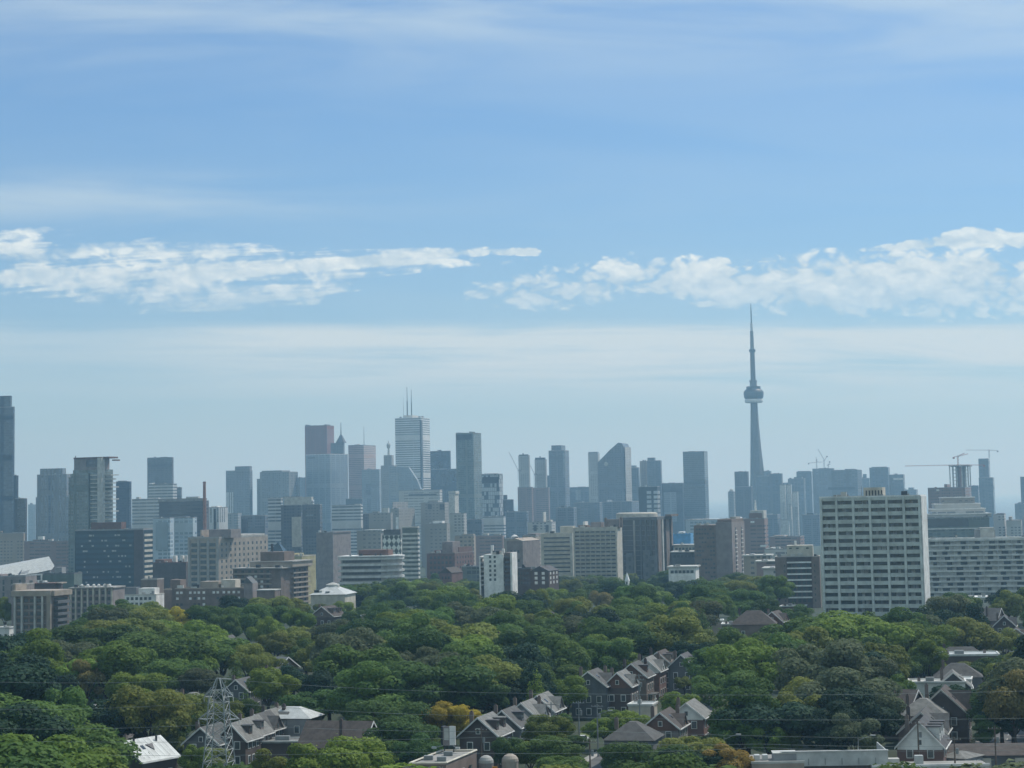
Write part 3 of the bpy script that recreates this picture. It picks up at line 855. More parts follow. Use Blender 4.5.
# cranes
def crane(label, px, ybase, ytop, Y, jibs, red=False, r=.55):
    """a mast with lattice jib arms; jibs = [(dx0, y0, dx1, y1)] in photo pixels"""
    p = P(px, ybase, Y)
    s = Y / F
    o = root('tower_crane', p, 0, label, 'crane', 'tower cranes over the skyline')
    m = 'crane_red' if red else 'steel'
    H = P(px, ytop, Y).z - p.z
    b = MB()
    w = .9
    for sx in (-w, w):
        for sy in (-w, w):
            b.bar((sx, sy, 0), (sx, sy, H), .16)
    k = max(3, int(H / 2.4))
    for i in range(k):
        z0, z1 = H * i / k, H * (i + 1) / k
        sg = 1 if i % 2 else -1
        b.bar((-w * sg, -w, z0), (w * sg, -w, z1), .12)
        b.bar((-w * sg, w, z0), (w * sg, w, z1), .12)
    b.build('mast', m, o)
    box('cab', 'crane_white', o, -1.3, 1.3, -2.6, -1.0, H - 2.4, H)
    for nm, xa, ya, xb, yb in jibs:
        A = P(xa, ya, Y) - p
        Bq = P(xb, yb, Y) - p
        b = MB()
        up = Vector((0, 0, .9)) if abs(xa - xb) > abs(ya - yb) * 1.2 else Vector((.9, 0, 0))
        sd2 = Vector((0, .7, 0))
        b.bar(A + sd2, Bq + sd2, .2)
        b.bar(A - sd2, Bq - sd2, .2)
        b.bar(A + up * 1.5, Bq + up * .8, .18)
        k = max(4, int((A - Bq).length / 3))
        for i in range(k):
            q0, q1 = A.lerp(Bq, i / k), A.lerp(Bq, (i + 1) / k)
            h = up * (1.5 - .7 * i / k)
            b.bar(q0 + (sd2 if i % 2 else -sd2), q0.lerp(q1, .5) + h, .1)
            b.bar(q0.lerp(q1, .5) + h, q1, .1)
        if nm == 'counter_jib':
            d = (Bq - A).normalized() * 2
            b.hexa([tuple(Bq + Vector(v)) for v in ((-1.5, -1, -2.6), (1.5, -1, -2.6), (1.5, 1, -2.6), (-1.5, 1, -2.6))],
                   [tuple(Bq + Vector(v)) for v in ((-1.5, -1, .2), (1.5, -1, .2), (1.5, 1, .2), (-1.5, 1, .2))])
        b.build(nm, m, o)
    return o


crane('crane with a raised jib leaning left over the left pale twin tower', 518.4, 480, 470, 4280, [('jib', 518.2, 471, 508.8, 452), ('counter_jib', 518.4, 470.5, 520.3, 470)])
crane('short crane jib between the two pale twin towers', 534.6, 488, 474, 4330, [('jib', 534.4, 474.5, 529.6, 464.5), ('counter_jib', 534.6, 474, 536.4, 473.7)])
crane('flat topped crane at the left of the pair over the condominiums', 816.9, 472, 459, 5050, [('jib', 816.9, 462.4, 822.6, 462.2), ('counter_jib', 816.9, 462.6, 808.6, 463.2), ('apex', 816.9, 462, 815.7, 457)])
crane('luffing crane with a long raised jib over the condominiums', 824.2, 469, 460, 5050, [('jib', 824.2, 460.4, 817.8, 449), ('counter_jib', 824.2, 460.5, 827, 456)])
crane('small crane stub right of the luffing crane', 828.4, 469, 464, 5050, [('jib', 827, 465.6, 830.6, 464), ('counter_jib', 828.4, 465, 829.6, 461.4)])
crane('crane with a very long level jib reaching left from the unfinished tower', 961, 488, 465, 3580, [('jib', 961, 465.3, 905, 466.2), ('counter_jib', 961, 465.4, 984, 465.2)], True)
crane('crane with a short tilted jib high on top of the unfinished tower', 959, 487, 455.5, 3620, [('jib', 959, 456.4, 968, 454), ('counter_jib', 959, 456.6, 953.6, 457.2), ('apex', 959, 456, 964.5, 453.2)], True)
crane('rightmost crane on top of the blue condominium shaft', 989.3, 458.5, 449.6, 4580, [('jib', 989.3, 450.4, 966, 450.2), ('counter_jib', 989.3, 450.4, 997.6, 450.8)])

# unfinished tower with open floors
B = Block('unfinished_tower', 'unfinished concrete tower with bare columns and cranes above it', 950, 969, 972, 487, 3600)
B.shaft('brownoff', 'lower_wall')
for px in (951, 954.5, 958, 963, 967, 969):
    for fy in (.05, .85):
        MB().box(B.lx(px) - .9, B.lx(px) + .9, fy * B.D, fy * B.D + 1.8, B.H + .01, B.lz(466)).build('column', 'pale_concrete', B.o)
box('core_wall', 'concrete', B.o, B.lx(956.5), B.lx(965.5), .3 * B.D, .7 * B.D, B.H + .02, B.lz(465.8))
box('roof_slab', 'concrete', B.o, B.lx(950), B.lx(971), 0, B.D, B.lz(466) + .01, B.lz(465))
for i in range(5):
    y = 469.5 + i * 3.6
    box('floor_slab', 'concrete', B.o, B.lx(953.5), B.lx(966.8), .12 * B.D, .82 * B.D, B.lz(y) - .4, B.lz(y))


# ------------------------------------------------------------------ the nearer large buildings
def span(a, b, n):
    """centres of n equal cells between a and b"""
    return [a + (b - a) * (i + .5) / n for i in range(n)]


# white slab block: 16 storeys x 6 recessed bays
B = Block('apartment_slab', 'large white slab block with six bays of recessed dark windows, in front at right', 820, 921, 927, 497, 880, 17.5, depth=17)
SLAB = B
W, D, H = B.W, B.D, B.H
z0 = B.lz(622)
fh = (H - 1.0 - z0) / 16
box('wall', 'pale_concrete', B.o, 0, W, 1.6, D, 0, H - .4)
bay = W / 6
for i in range(7):
    x = min(max(i * bay, .5), W - .5)
    w = .46
    box('pier', 'slab_pier', B.o, x - w, x + w, -.3, 1.58, 0, H)
for j in range(17):
    zb = z0 + j * fh - (.0 if j else z0 - .1)
    for i in range(6):
        xa, xb = max(i * bay, .5) + .47, min((i + 1) * bay, W - .5) - .47
        box('balcony_front', 'slab_concrete', B.o, xa, xb, -.05, .35, z0 + (j - 1) * fh + fh * .9 if j else .1, z0 + j * fh + fh * .42 if j < 16 else H - .02)
me = None
for j in range(16):
    for i in range(6):
        b = MB()
        xa, xb = max(i * bay, .5) + .6, min((i + 1) * bay, W - .5) - .6
        za = z0 + j * fh + fh * .3
        o = MB().box(xa, xb, 1.45, 1.59, za, za + fh * .62).build('window', 'pane', B.o)
        k = rng.random()
        for _ in range(rng.choice((0, 1, 1, 2, 2))):
            p = rng.uniform(xa + .3, xb - 2)
            MB().box(p, p + rng.uniform(.7, 1.9), 1.38, 1.44, za + .1, za + fh * .58).build('blind', rng.choice(['blind', 'grey_panel', 'concrete', 'blind', 'slate_wall']), o)
box('end_wall', 'white_paint', B.o, W + .03, W + .35, .2, D, 0, H)
B.top(863, 885, 487.5, 'cream', 'penthouse', .3, .8)
for i in range(6):
    x = B.lx(865 + i * 3.1)
    MB().box(x, x + .5, .3 * D - .08, .3 * D - .01, H + .5, H + 2.6).build('vent_slot', 'notch', B.o)
box('roof', 'roof_gravel', B.o, .3, W - .3, .6, D - .2, H + .005, H + .2)
B.rim('white_paint', .5, .3)
for px in (832, 844, 905):
    box('roof_unit', 'steel', B.o, B.lx(px), B.lx(px) + 1.2, 5, 6.5, H + .21, H + 1.1)
B.tag_land('the white slab block', 873, 560)

# balcony hotel at right
B = Block('apartment_block', 'long grey balcony block, eleven storeys, at the right edge behind the white slab block', 926, 1046, 1050, 538.5, 1280, 8, depth=18)
W, D, H = B.W, B.D, B.H
z0, n = B.lz(597), 11
fh = (H - .8 - z0) / n
box('wall', 'pale_concrete', B.o, 0, W, 1.3, D, 0, H)
for j in range(n + 1):
    box('balcony_slab', 'band_white', B.o, 0, W, -.3, 1.28, z0 + j * fh - .15 - (0 if j < n else .2), z0 + j * fh + (.85 if j < n else .7))
for i in range(9):
    x = W * i / 8.3
    box('party_wall', 'band_white', B.o, x - .12, x + .12, -.28, 1.27, 0, H - .3)
c = 0
for j in range(n):
    for i in range(9):
        if rng.random() < .06:
            continue
        xc = W * (i + .5) / 8.3 + rng.choice((-1.3, 0, 1.1))
        w = rng.choice((2.0, 3.0, 3.8))
        MB().box(xc - w / 2, xc + w / 2, 1.18, 1.29, z0 + j * fh + .7, z0 + j * fh + fh * .88).build('window', 'glass_dark', B.o)
B.top(973, 992, 529.5, 'grey_panel', 'lift_house', .3, .7)
B.top(978, 991, 527.5, 'pale_concrete', 'lift_house_roof', .25, .72)
B.rim('white_paint')
B.tag_land('the grey balcony block', 975, 575)

# stepped pyramid block
B = Block('stepped_block', 'stepped pyramid shaped block with terraces and dark glass below', 925, 990, 994, 517, 1900, 6, depth=60)
B.shaft('greenglass', 'glass_wall', yt=517.6)
for i, (a, b2, y, m) in enumerate(((929, 993, 514.6, 'taupe2'), (934, 988, 509.5, 'taupe2'), (938, 984, 504.5, 'taupe2'), (945, 979, 498, 'taupe'))):
    yb = (517.5, 514.6, 509.5, 504.5)[i]
    box('terrace_storey', m, B.o, B.lx(a), B.lx(b2), 6 + 6 * i, 58 - 5 * i, B.lz(yb) + .01, B.lz(y))
    box('terrace_edge', 'white_paint', B.o, B.lx(a) - .5, B.lx(b2) + .5, 5.3 + 6 * i, 58.5 - 5 * i, B.lz(y) + .02, B.lz(y) + .8)
for px in (948, 955, 966, 972):
    box('roof_unit', 'steel', B.o, B.lx(px), B.lx(px + 3), 32, 36, B.lz(498) + .9, B.lz(496.3))
box('white_ledge', 'white_paint', B.o, -.5, B.W + .5, -.6, -.03, B.lz(529), B.lz(528))
box('window_band', 'glass_dark', B.o, .5, B.W * .68, -.4, -.03, B.lz(526.5), B.lz(518.5))

# brown apartment block with white balcony bands
B = Block('brick_apartments', 'dark brick apartment block with seven white balcony bands and a cream penthouse', 775.5, 820, 823, 557, 1180, 9, depth=20)
W, D, H = B.W, B.D, B.H
box('wall', 'brown_brick', B.o, 0, B.lx(787), 0, D, 0, H)
box('wall', 'brown_brick', B.o, B.lx(812), W, 0, D, 0, H)
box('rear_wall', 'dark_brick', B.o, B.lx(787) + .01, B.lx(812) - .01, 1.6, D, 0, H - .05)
for i in range(7):
    y = 561.5 + i * 5.85
    box('balcony_front', 'white_paint', B.o, B.lx(787.3), B.lx(811.7), -.1, .2, B.lz(y + 1.5), B.lz(y))
    box('balcony_slab', 'concrete', B.o, B.lx(787.2), B.lx(811.8), .22, 1.58, B.lz(y + 1.6), B.lz(y + 1.2))
for i in range(7):
    for px in (790, 794, 799, 804, 808.5):
        z = B.lz(565.4 + i * 5.85)
        MB().box(B.lx(px) - .8, B.lx(px) + .8, 1.5, 1.59, z - .9, z + .9).build('window', 'pane', B.o)
    for px in (785, 815):
        z = B.lz(565.4 + i * 5.85)
        MB().box(B.lx(px) - .3, B.lx(px) + .3, -.06, -.004, z - .6, z + .6).build('window', 'pane', B.o)
box('penthouse', 'cream', B.o, B.lx(787.5), B.lx(813.5), 3, D - 2, H + .01, B.lz(545.5))
box('chimney', 'white_paint', B.o, B.lx(795), B.lx(797), 8, 10, B.lz(545.5) + .01, B.lz(541))
for px in (791, 798, 808):
    MB().box(B.lx(px) - .6, B.lx(px) + .8, 2.93, 2.99, B.lz(549), B.lz(547.6)).build('penthouse_window', 'pane', B.o)
B.rim('concrete', .4)
B.tag_land('the white banded brick block', 797, 580)

# brown tower right of centre
B = Block('brick_tower', 'tall brown brick tower with a plain middle shaft and windowed right side', 694, 732.5, 745, 525, 1520, 16)
W, D, H = B.W, B.D, B.H
box('wall', 'brown_brick', B.o, 0, B.lx(716.5), .8, D, 0, H)
box('blank_shaft', 'mauve_brick', B.o, B.lx(716.5) + .01, W, -1, D, 0, B.lz(522.5))
box('blank_shaft_top', 'brown_brick', B.o, B.lx(717.5), W - .5, 2, D - 2, B.lz(522.4), B.lz(519.5))
box('lift_house', 'concrete', B.o, W - 6, W - 2, D * .55, D * .9, B.lz(522.4), B.lz(517.5))
ys = span(B.lz(583), B.lz(527), 13)
xs = span(1.2, B.lx(716) - .8, 7)
for x in xs:
    for z in ys:
        if rng.random() < .5:
            MB().box(x - .7, x + .7, .72, .79, z - .6, z + .6).build('window', 'pane', B.o)
for z in ys:
    for i, y in enumerate(span(1.5, D - 1, 2)):
        MB().box(W + .004, W + .08, y - 1.6, y + 1.6, z - .8, z + .8).build('side_window', 'pane', B.o)
        MB().box(W + .004, W + .9, y - 1.9, y + 1.9, z - 1.5, z - .9).build('balcony_ledge', 'white_paint', B.o)
B.tag_land('the brown brick tower', 720, 550)

# dark finned block
B = Block('finned_office', 'dark glass office with vertical stone fins and a pale drum on its roof', 622, 657, 672, 520, 1720, 18)
W, D, H = B.W, B.D, B.H
box('wall', 'glass_dark', B.o, 0, W, 0, D, 0, H)
for px in (622.6, 634.5, 641, 646, 651, 656):
    box('fin', 'slate_wall' if px != 634.5 else 'concrete', B.o, B.lx(px) - .6, B.lx(px) + .7, -.7, -.02, 0, H - .2)
for i, fy in enumerate((.0, .3, .55, .9)):
    box('side_pier', 'pale_concrete' if i == 1 else 'brown_brick', B.o, W + .02, W + .9, fy * D, min(D, fy * D + D * (.07 if i == 1 else .22)), 0, H)
for i in range(11):
    y = 525 + i * 5
    box('spandrel', 'slate_wall', B.o, .2, W - .2, -.3, -.02, B.lz(y + .7), B.lz(y))
box('cornice', 'slate_wall', B.o, -.5, W + .5, -.8, D + .3, H + .01, H + 2.2)
RD = 21 * B.s
MB().lathe([(H - 6, RD), (B.lz(514), RD), (B.lz(513.2), RD * .97), (B.lz(512.7), RD * .85)], 44, B.lxy(634, D * .55), D * .55 + 6).build('drum', 'cream', B.o)
box('corner_tower', 'brown_brick', B.o, B.lx(658), B.lx(664), D * .5, D + .5, H + 2.21, B.lz(515))
for px, yt in ((630, 553), (647, 550), (653, 556)):
    box('gable_bay', 'slate_wall', B.o, B.lx(px) - 3, B.lx(px) + 3, -2.4, -.75, 0, B.lz(yt))
    for z in span(3, B.lz(yt + 2), 4):
        MB().box(B.lx(px) - 1, B.lx(px) + 1, -2.48, -2.405, z - 1.5, z + 1.5).build('bay_window', 'pane', B.o)
B.tag_land('the dark finned office', 645, 550)

# wide white slab with strip windows
B = Block('office_slab', 'broad cream office slab with twelve dark window strips in the centre right', 574, 617, 622.5, 528, 1600, 13)
W, D, H = B.W, B.D, B.H
box('wall', 'cream', B.o, 0, W, 0, D, 0, H)
for i in range(13):
    y = 531.3 + i * 3.95
    o = box('window_strip', 'glass_dark', B.o, B.lx(575), B.lx(616), -.06, -.01, B.lz(y + 1.65), B.lz(y - .2))
    box('sill', 'pale_concrete', o, B.lx(575), B.lx(616), -.55, -.065, B.lz(y + 2.0), B.lz(y + 1.5))
for i in range(9):
    px = 575 + 41 * i / 8
    box('mullion', 'cream', B.o, B.lx(px) - .2, B.lx(px) + .2, -.5, -.07, 0, H - 1)
box('end_pier', 'cream', B.o, B.lx(616.3), W + .3, -.9, -.02, 0, H + .3)
box('end_pier', 'cream', B.o, -.3, B.lx(574.8), -.9, -.02, 0, H + .3)
for a, b2, y, m in ((577, 589, 525, 'brown_brick'), (589.5, 603, 522.3, 'mauve_brick'), (604, 621, 519.5, 'mauve_brick'), (582, 587, 521.3, 'white_paint')):
    B.top(a, b2, y, m, 'roof_plant', .25, .75)
for px, y in ((605, 518), (620.5, 517.8)):
    box('vent_stack', 'brown_brick', B.o, B.lx(px) - .8, B.lx(px) + .8, D * .2, D * .3, H + .02, B.lz(y))
B.rim('cream')
B.tag_land('the cream office slab', 598, 555)
B = Block('office_wing', 'lower cream office wing with dark strip windows left of the broad cream slab', 541, 573, 574.5, 534, 1660, 8, depth=20)
W, D, H = B.W, B.D, B.H
box('wall', 'cream', B.o, 0, W, 0, D, 0, H)
for i in range(9):
    y = 537.2 + i * 4.2
    o = box('window_strip', 'glass_dark', B.o, B.lx(544), B.lx(570), -.06, -.01, B.lz(y + 1.4), B.lz(y))
    box('sill', 'pale_concrete', o, B.lx(544), B.lx(570), -.5, -.065, B.lz(y + 2.0), B.lz(y + 1.5))
box('end_pier', 'pale_concrete', B.o, B.lx(570.4), W, -.8, -.02, 0, H + .3)
box('raised_end', 'cream', B.o, B.lx(560), W, 4, D, H + .01, B.lz(526.5))
B.rim('cream')

# brick tower annexes in front of the wing
B = Block('brick_block', 'brown brick house block with a low gable left of the cream office wing', 507, 523, 540, 541, 1500, 22)
B.shaft('mauve_brick')
MB().prism([(-.2, 0, B.H), (B.W + .2, 0, B.H), (B.W / 2, 0, B.H + 2)], 0, (0, B.D, 0)).build('roof', 'tan', B.o)
B.windows(span(2, B.W - 2, 3), span(6, B.H - 4, 5), 1.4, 1.8)
B = Block('brick_apartments', 'dark brick building with white framed windows at the tree edge below centre', 531, 549, 559, 571, 1150, 20)
B.shaft('dark_brick')
MB().prism([(-.3, -.4, B.H), (B.W + .3, -.4, B.H), (B.W * .5, -.4, B.H + 2.6)], 0, (0, B.D + .8, 0)).build('roof', 'dark_roof', B.o)
B.windows(span(1, B.W - 1, 2), span(B.lz(585), B.lz(571), 3), 1.6, 1.5, 'white_paint')
B.windows(span(.5, B.D - .5, 3), span(B.lz(585), B.lz(571), 3), 1.6, 1.4, 'white_paint', 's', 'side_window')
B = Block('brick_row', 'low dark brick row left of the dark brick building with white framed windows', 516, 531, 533, 569, 1190, 12, depth=14)
B.shaft('dark_brick')
B.rim('slate_wall')
B.windows(span(1, B.W - 1, 4), span(B.lz(585), B.lz(571), 3), 1.1, 1.5)

# white block with two columns of windows
B = Block('apartment_block', 'slim white apartment block with two columns of dark square windows', 484, 503.5, 507, 554.5, 1130, 10)
W, D, H = B.W, B.D, B.H
D = B.D = 16
box('wall', 'white_paint', B.o, 0, W, 0, D, 0, H)
B.windows([B.lx(490.4), B.lx(495)], [B.lz(557 + i * 4.5) for i in range(6)], 1.1, 1.25)
box('side_wall', 'brown_brick', B.o, B.lx(504), B.lx(510), 2, D, 0, B.lz(553))
box('side_pier', 'white_paint', B.o, B.lx(510.05), B.lx(512), 1, D, 0, B.lz(553))
for i in range(7):
    y = 557 + i * 4.5
    box('balcony', 'slate_wall', B.o, B.lx(504), B.lx(510), .6, 1.98, B.lz(y + 1.6), B.lz(y))
    box('balcony', 'concrete', B.o, B.lx(480.5), -.02, 1, 7, B.lz(y + 1.6), B.lz(y))
box('left_pier', 'white_paint', B.o, B.lx(479), B.lx(480.4), 1, D, 0, B.lz(556))
for px, y in ((491, 545.5), (502, 549)):
    box('chimney', 'white_paint', B.o, B.lx(px) - .6, B.lx(px) + .6, 4, 6, H + .02, B.lz(y))
B.top(495, 501, 551.5, 'brown_brick')
B.tag_land('the slim white block', 494, 570)

# red brick hospital
B = Block('brick_hospital', 'red brick institution with a stepped roof in the middle distance, left of centre', 427, 455, 474, 553.5, 1750, 20)
B.shaft('red_brick')
B.rim('mauve_brick')
B.windows(span(2, B.W - 2, 6), span(B.lz(585), B.lz(555), 6), 1.8, 1.9)
B.windows(span(3, B.D - 3, 6), span(B.lz(585), B.lz(555), 6), 1.8, 1.9, 'pane', 's', 'side_window')
B.top(433, 452, 550.3, 'red_brick', 'upper_storey', .1, .9)
B.top(441, 459, 542, 'mauve_brick', 'lift_house', .3, .7)
B.top(457, 470, 547.5, 'red_brick', 'upper_storey', .25, .95)
B.tag_land('the red brick institution', 450, 565)
B = Block('brick_hall', 'small dark red gabled hall in front of the red brick institution', 440, 452, 463, 573, 1450, 20)
B.shaft('red_brick')
MB().prism([(-.3, -.3, B.H), (B.W + .3, -.3, B.H), (B.W / 2, -.3, B.H + 3.6)], 0, (0, B.D + .6, 0)).build('roof', 'brown_shingle', B.o)
B.windows(span(1, B.W - 1, 3), [B.H - 3], 1.2, 1.6)
B = Block('office_block', 'greenish low block right of the small dark gabled hall', 462, 480, 482, 567, 1500, 10, depth=14)
B.shaft('greenglass')
B.rim()
B.top(465, 473, 565.5)

# striped tower and its chequered neighbour
B = Block('striped_block', 'block with bold white and dark horizontal stripes beside the chequered block', 402, 418, 419.6, 528, 1560, 10)
W, D, H = B.W, B.D, B.H
box('wall', 'greenglass', B.o, .3, W - .3, .3, D, 0, H)
for i in range(13):
    y = 533 + i * 4.35
    box('white_band', 'band_white', B.o, -.2, W + .2, -.25, D + .2, B.lz(y + 2.0), B.lz(y))
box('crown', 'pale_concrete', B.o, 0, W, 0, D, H + .01, B.lz(526.6))
B.tag_land('the striped block', 410, 555)
B = Block('chequered_block', 'block clad in white and dark chequers left of the striped block', 382.5, 401, 402, 535.5, 1600, 8)
B.shaft('checker')
B.top(383, 400.5, 529.5, 'slate_wall', 'upper_storey', .05, .9)
B.rim()

# rounded terrace block
B = Block('terrace_block', 'low white block with rounded right end and continuous balconies', 341, 386, 403, 557, 1420, 10, depth=22)
W, D, H = B.W, B.D, B.H


def round_plan(x0, x1, d, z0, z1, e=0):
    pts = [(x0 - e, -e), (x1, -e)]
    for i in range(1, 9):
        t = -math.pi / 2 + math.pi * i / 9
        pts.append((x1 + (d / 2 + e) * math.cos(t), d / 2 + (d / 2 + e) * math.sin(t)))
    pts += [(x1, d + e), (x0 - e, d + e)]
    b = MB()
    i, n = 0, len(pts)
    b.v = [(x, y, z0) for x, y in pts] + [(x, y, z1) for x, y in pts]
    b.f = [tuple(range(n - 1, -1, -1)), tuple(range(n, 2 * n))] + [(a, (a + 1) % n, n + (a + 1) % n, n + a) for a in range(n)]
    return b


XR = B.lx(398) - D / 2
round_plan(0, XR, D, 0, H).build('wall', 'concrete', B.o)
for i in range(6):
    y = 557.8 + i * 6.0
    round_plan(0, XR, D, B.lz(y + 2.0), B.lz(y), 1.5).build('balcony_band', 'band_white', B.o)
round_plan(0, XR, D, H + .02, H + .8, 1.8).build('roof_slab', 'white_paint', B.o)
xs = span(1, XR, 13)
B.windows(xs, [B.lz(561.3 + i * 6.0) for i in range(5)], 1.9, 1.7)
box('penthouse', 'brown_roof', B.o, B.lx(357), B.lx(387), 5, D - 4, H + .82, B.lz(550.2))
B.tag_land('the white rounded terrace block', 375, 570)

# brown hospital slab
B = Block('hospital_slab', 'brown concrete hospital slab with square windows along its long right side', 188, 219, 268, 538.5, 1700, 21)
W, D, H = B.W, B.D, B.H
box('wall', 'tan', B.o, 0, W, 0, D, 0, H)
for i in range(4):
    x = W * (i / 3 * .92 + .04)
    box('pier', 'concrete', B.o, x - .9, x + .9, -.7, -.02, 0, H - .6)
for i in range(8):
    z = B.lz(544.5 + i * 5.7)
    for x in span(W * .06, W * .94, 3):
        MB().box(x - 2.6, x + 2.6, -.1, -.01, z - 1.5, z + 1.1).build('window', 'pane', B.o)
    for y in span(1, D - 1, 11):
        MB().box(W + .004, W + .08, y - 1.2, y + 1.2, z - 1.1, z + 1.1).build('side_window', 'pane', B.o)
B.rim('concrete', 1.2)
B.top(200, 219, 530, 'tan', 'lift_house', .1, .45)
box('lift_house', 'mauve_brick', B.o, B.lx(204), W + 6, D * .1, D * .3, H + .05, B.lz(529.3, 225))
box('roof_plant', 'pale_concrete', B.o, 4, W - 2, D * .5, D * .98, H + .03, H + 2.2)
B.tag_land('the brown hospital slab', 225, 560)

# stepped balcony block
B = Block('balcony_block', 'stepped brown apartment block with wrap balconies and a square penthouse', 233, 281, 315, 568.5, 1320, 20)
W, D, H = B.W, B.D, B.H
box('wall', 'brown_brick', B.o, 0, W, 0, D * .8, 0, H)
for i in range(7):
    y = 573 + i * 5.0
    box('balcony', 'tan', B.o, .2, B.lx(272), -1.7, -.02, B.lz(y + 1.2), B.lz(y))
    box('balcony', 'tan', B.o, W + .02, W + 1.7, D * .3, D * .8, B.lz(y + 1.4), B.lz(y))
    z = B.lz(y - 1.6)
    for px in (236, 243, 250, 256, 262, 268):
        MB().box(B.lx(px) - .9, B.lx(px) + .9, -.08, -.01, z - .6, z + .75).build('window', rng.choice(['pane', 'pane', 'pane', 'white_paint']), B.o)
    for y2 in span(D * .32, D * .78, 3):
        MB().box(W + .004, W + .08, y2 - 1.1, y2 + 1.1, z - .7, z + .75).build('side_window', 'pane', B.o)
box('roof_slab', 'concrete', B.o, -.6, W + 1.9, -1.9, D * .82, H + .01, H + .55)
box('upper_storey', 'tan', B.o, B.lx(243), W + 3, D * .2, D * .8, H + .56, B.lz(562.5))
box('roof_slab', 'concrete', B.o, B.lx(242), W + 3.6, D * .18, D * .82, B.lz(562.5) + .01, B.lz(561.5))
box('penthouse', 'brown_brick', B.o, B.lx(250), B.lx(274), D * .3, D * .6, B.lz(561.4), B.lz(552.5))
box('chimney', 'dark_metal', B.o, B.lx(257.3), B.lx(258.8), D * .4, D * .43, B.lz(552.4), B.lz(544.5))
B.tag_land('the stepped brown balcony block', 275, 585)
B = Block('office_block', 'pale yellow block peeking over the stepped brown balcony block', 287, 302, 316, 556.5, 1500, 20)
B.shaft('yellow_panel')
B.rim('cream')
B.top(289, 303, 553.4, 'yellow_panel', 'upper_storey', .1, .8)
B = Block('glass_pyramid', 'small dark glass pyramid behind the stepped brown balcony block', 270, 283, 287, 551, 1640, 20)
B.shaft('slate')
cx, cy = B.W / 2, B.D / 2
b = MB()
for q in range(4):
    k = [(0, 0), (B.W, 0), (B.W, B.D), (0, B.D)]
    b.poly([(*k[q], B.H), (*k[(q + 1) % 4], B.H), (cx, cy, B.lz(541.5))])
b.build('glazed_roof', 'glass_blue', B.o)

# long low brown block
B = Block('school_block', 'long low brown brick block with white windows behind the left trees', 175, 243, 249, 588.5, 1120, 10, depth=16)
W, D, H = B.W, B.D, B.H
box('wall', 'brown_brick', B.o, 0, W, 0, D, 0, H)
B.rim('tan', .5)
for j, y in enumerate((592.2, 598, 604, 609.5)):
    for px in (177.5, 181.5, 190.5, 195, 199, 204, 214, 218, 224, 229, 234, 239):
        if j and rng.random() < .35:
            continue
        z = B.lz(y)
        MB().box(B.lx(px) - .65, B.lx(px) + .65, -.07, -.005, z - .6, z + .6).build('window', 'white_paint' if j == 0 or rng.random() < .3 else 'pane', B.o)
box('upper_storey', 'tan', B.o, B.lx(199), B.lx(217), 3, D - 3, H + .02, B.lz(581.5))
box('upper_storey', 'cream', B.o, B.lx(219), B.lx(233), 4, D - 3, H + .03, B.lz(580))
box('stair_tower', 'brown_brick', B.o, B.lx(170), B.lx(178.5), 3, 12, 0, B.lz(579.5))
box('stair_tower', 'mauve_brick', B.o, B.lx(246), B.lx(255), -4, 5, 0, B.lz(583.5))
MB().prism([(B.lx(246), -4, B.lz(583.4)), (B.lx(255), -4, B.lz(583.4)), (B.lx(249), -4, B.lz(577))], 0, (0, 9, 0)).build('tower_roof', 'slate_wall', B.o)
box('entrance_block', 'brown_brick', B.o, B.lx(261.5), B.lx(279), -8, 2, 0, B.lz(590.5))
box('entrance_roof', 'pale_concrete', B.o, B.lx(261), B.lx(279.5), -8.4, 2.4, B.lz(590.5) + .01, B.lz(589.6))
B.tag_land('the long low brown block', 205, 600)

# dark hall between
B = Block('brick_hall', 'dark brown windowless hall with white roof tanks right of the dark banded office slab', 153, 186, 188, 563, 1760, 8, depth=30)
B.shaft('dark_brick')
B.rim('brown_roof')
for px in (170, 177, 181.5):
    box('roof_tank', 'white_paint', B.o, B.lx(px), B.lx(px + 3), 8, 13, B.H + .02, B.lz(556))
B.top(155, 172, 559.5, 'brown_roof', 'upper_storey')

# dark banded office slab
B = Block('office_slab', 'dark office slab with bands of glass and a paler windowed right end', 75, 143.5, 153, 530.5, 1850, 14)
W, D, H = B.W, B.D, B.H
box('wall', 'teal_glass', B.o, 0, W, 0, D, 0, H)
for i in range(10):
    y = 534 + i * 5.2
    o = box('window_strip', 'glass_blue', B.o, B.lx(76), B.lx(134), -.1, -.01, B.lz(y + 2.9), B.lz(y))
    for k in range(rng.randint(3, 7)):
        px = rng.uniform(78, 131)
        box('blind', 'blind', o, B.lx(px), B.lx(px + rng.uniform(1, 3)), -.16, -.105, B.lz(y + 2), B.lz(y + .3))
    box('side_window', 'cream', B.o, W + .01, W + .1, D * .1, D * .95, B.lz(y + 2.8), B.lz(y + .4))
box('corner_pier', 'dark_brick', B.o, B.lx(134.2), W + .2, -.5, -.02, 0, H + .1)
B.rim('grey_panel', 1.2)
B.top(91, 126, 522.3, 'brown_roof', 'plant_room', .25, .75)
B.tag_land('the dark banded office slab', 105, 558)

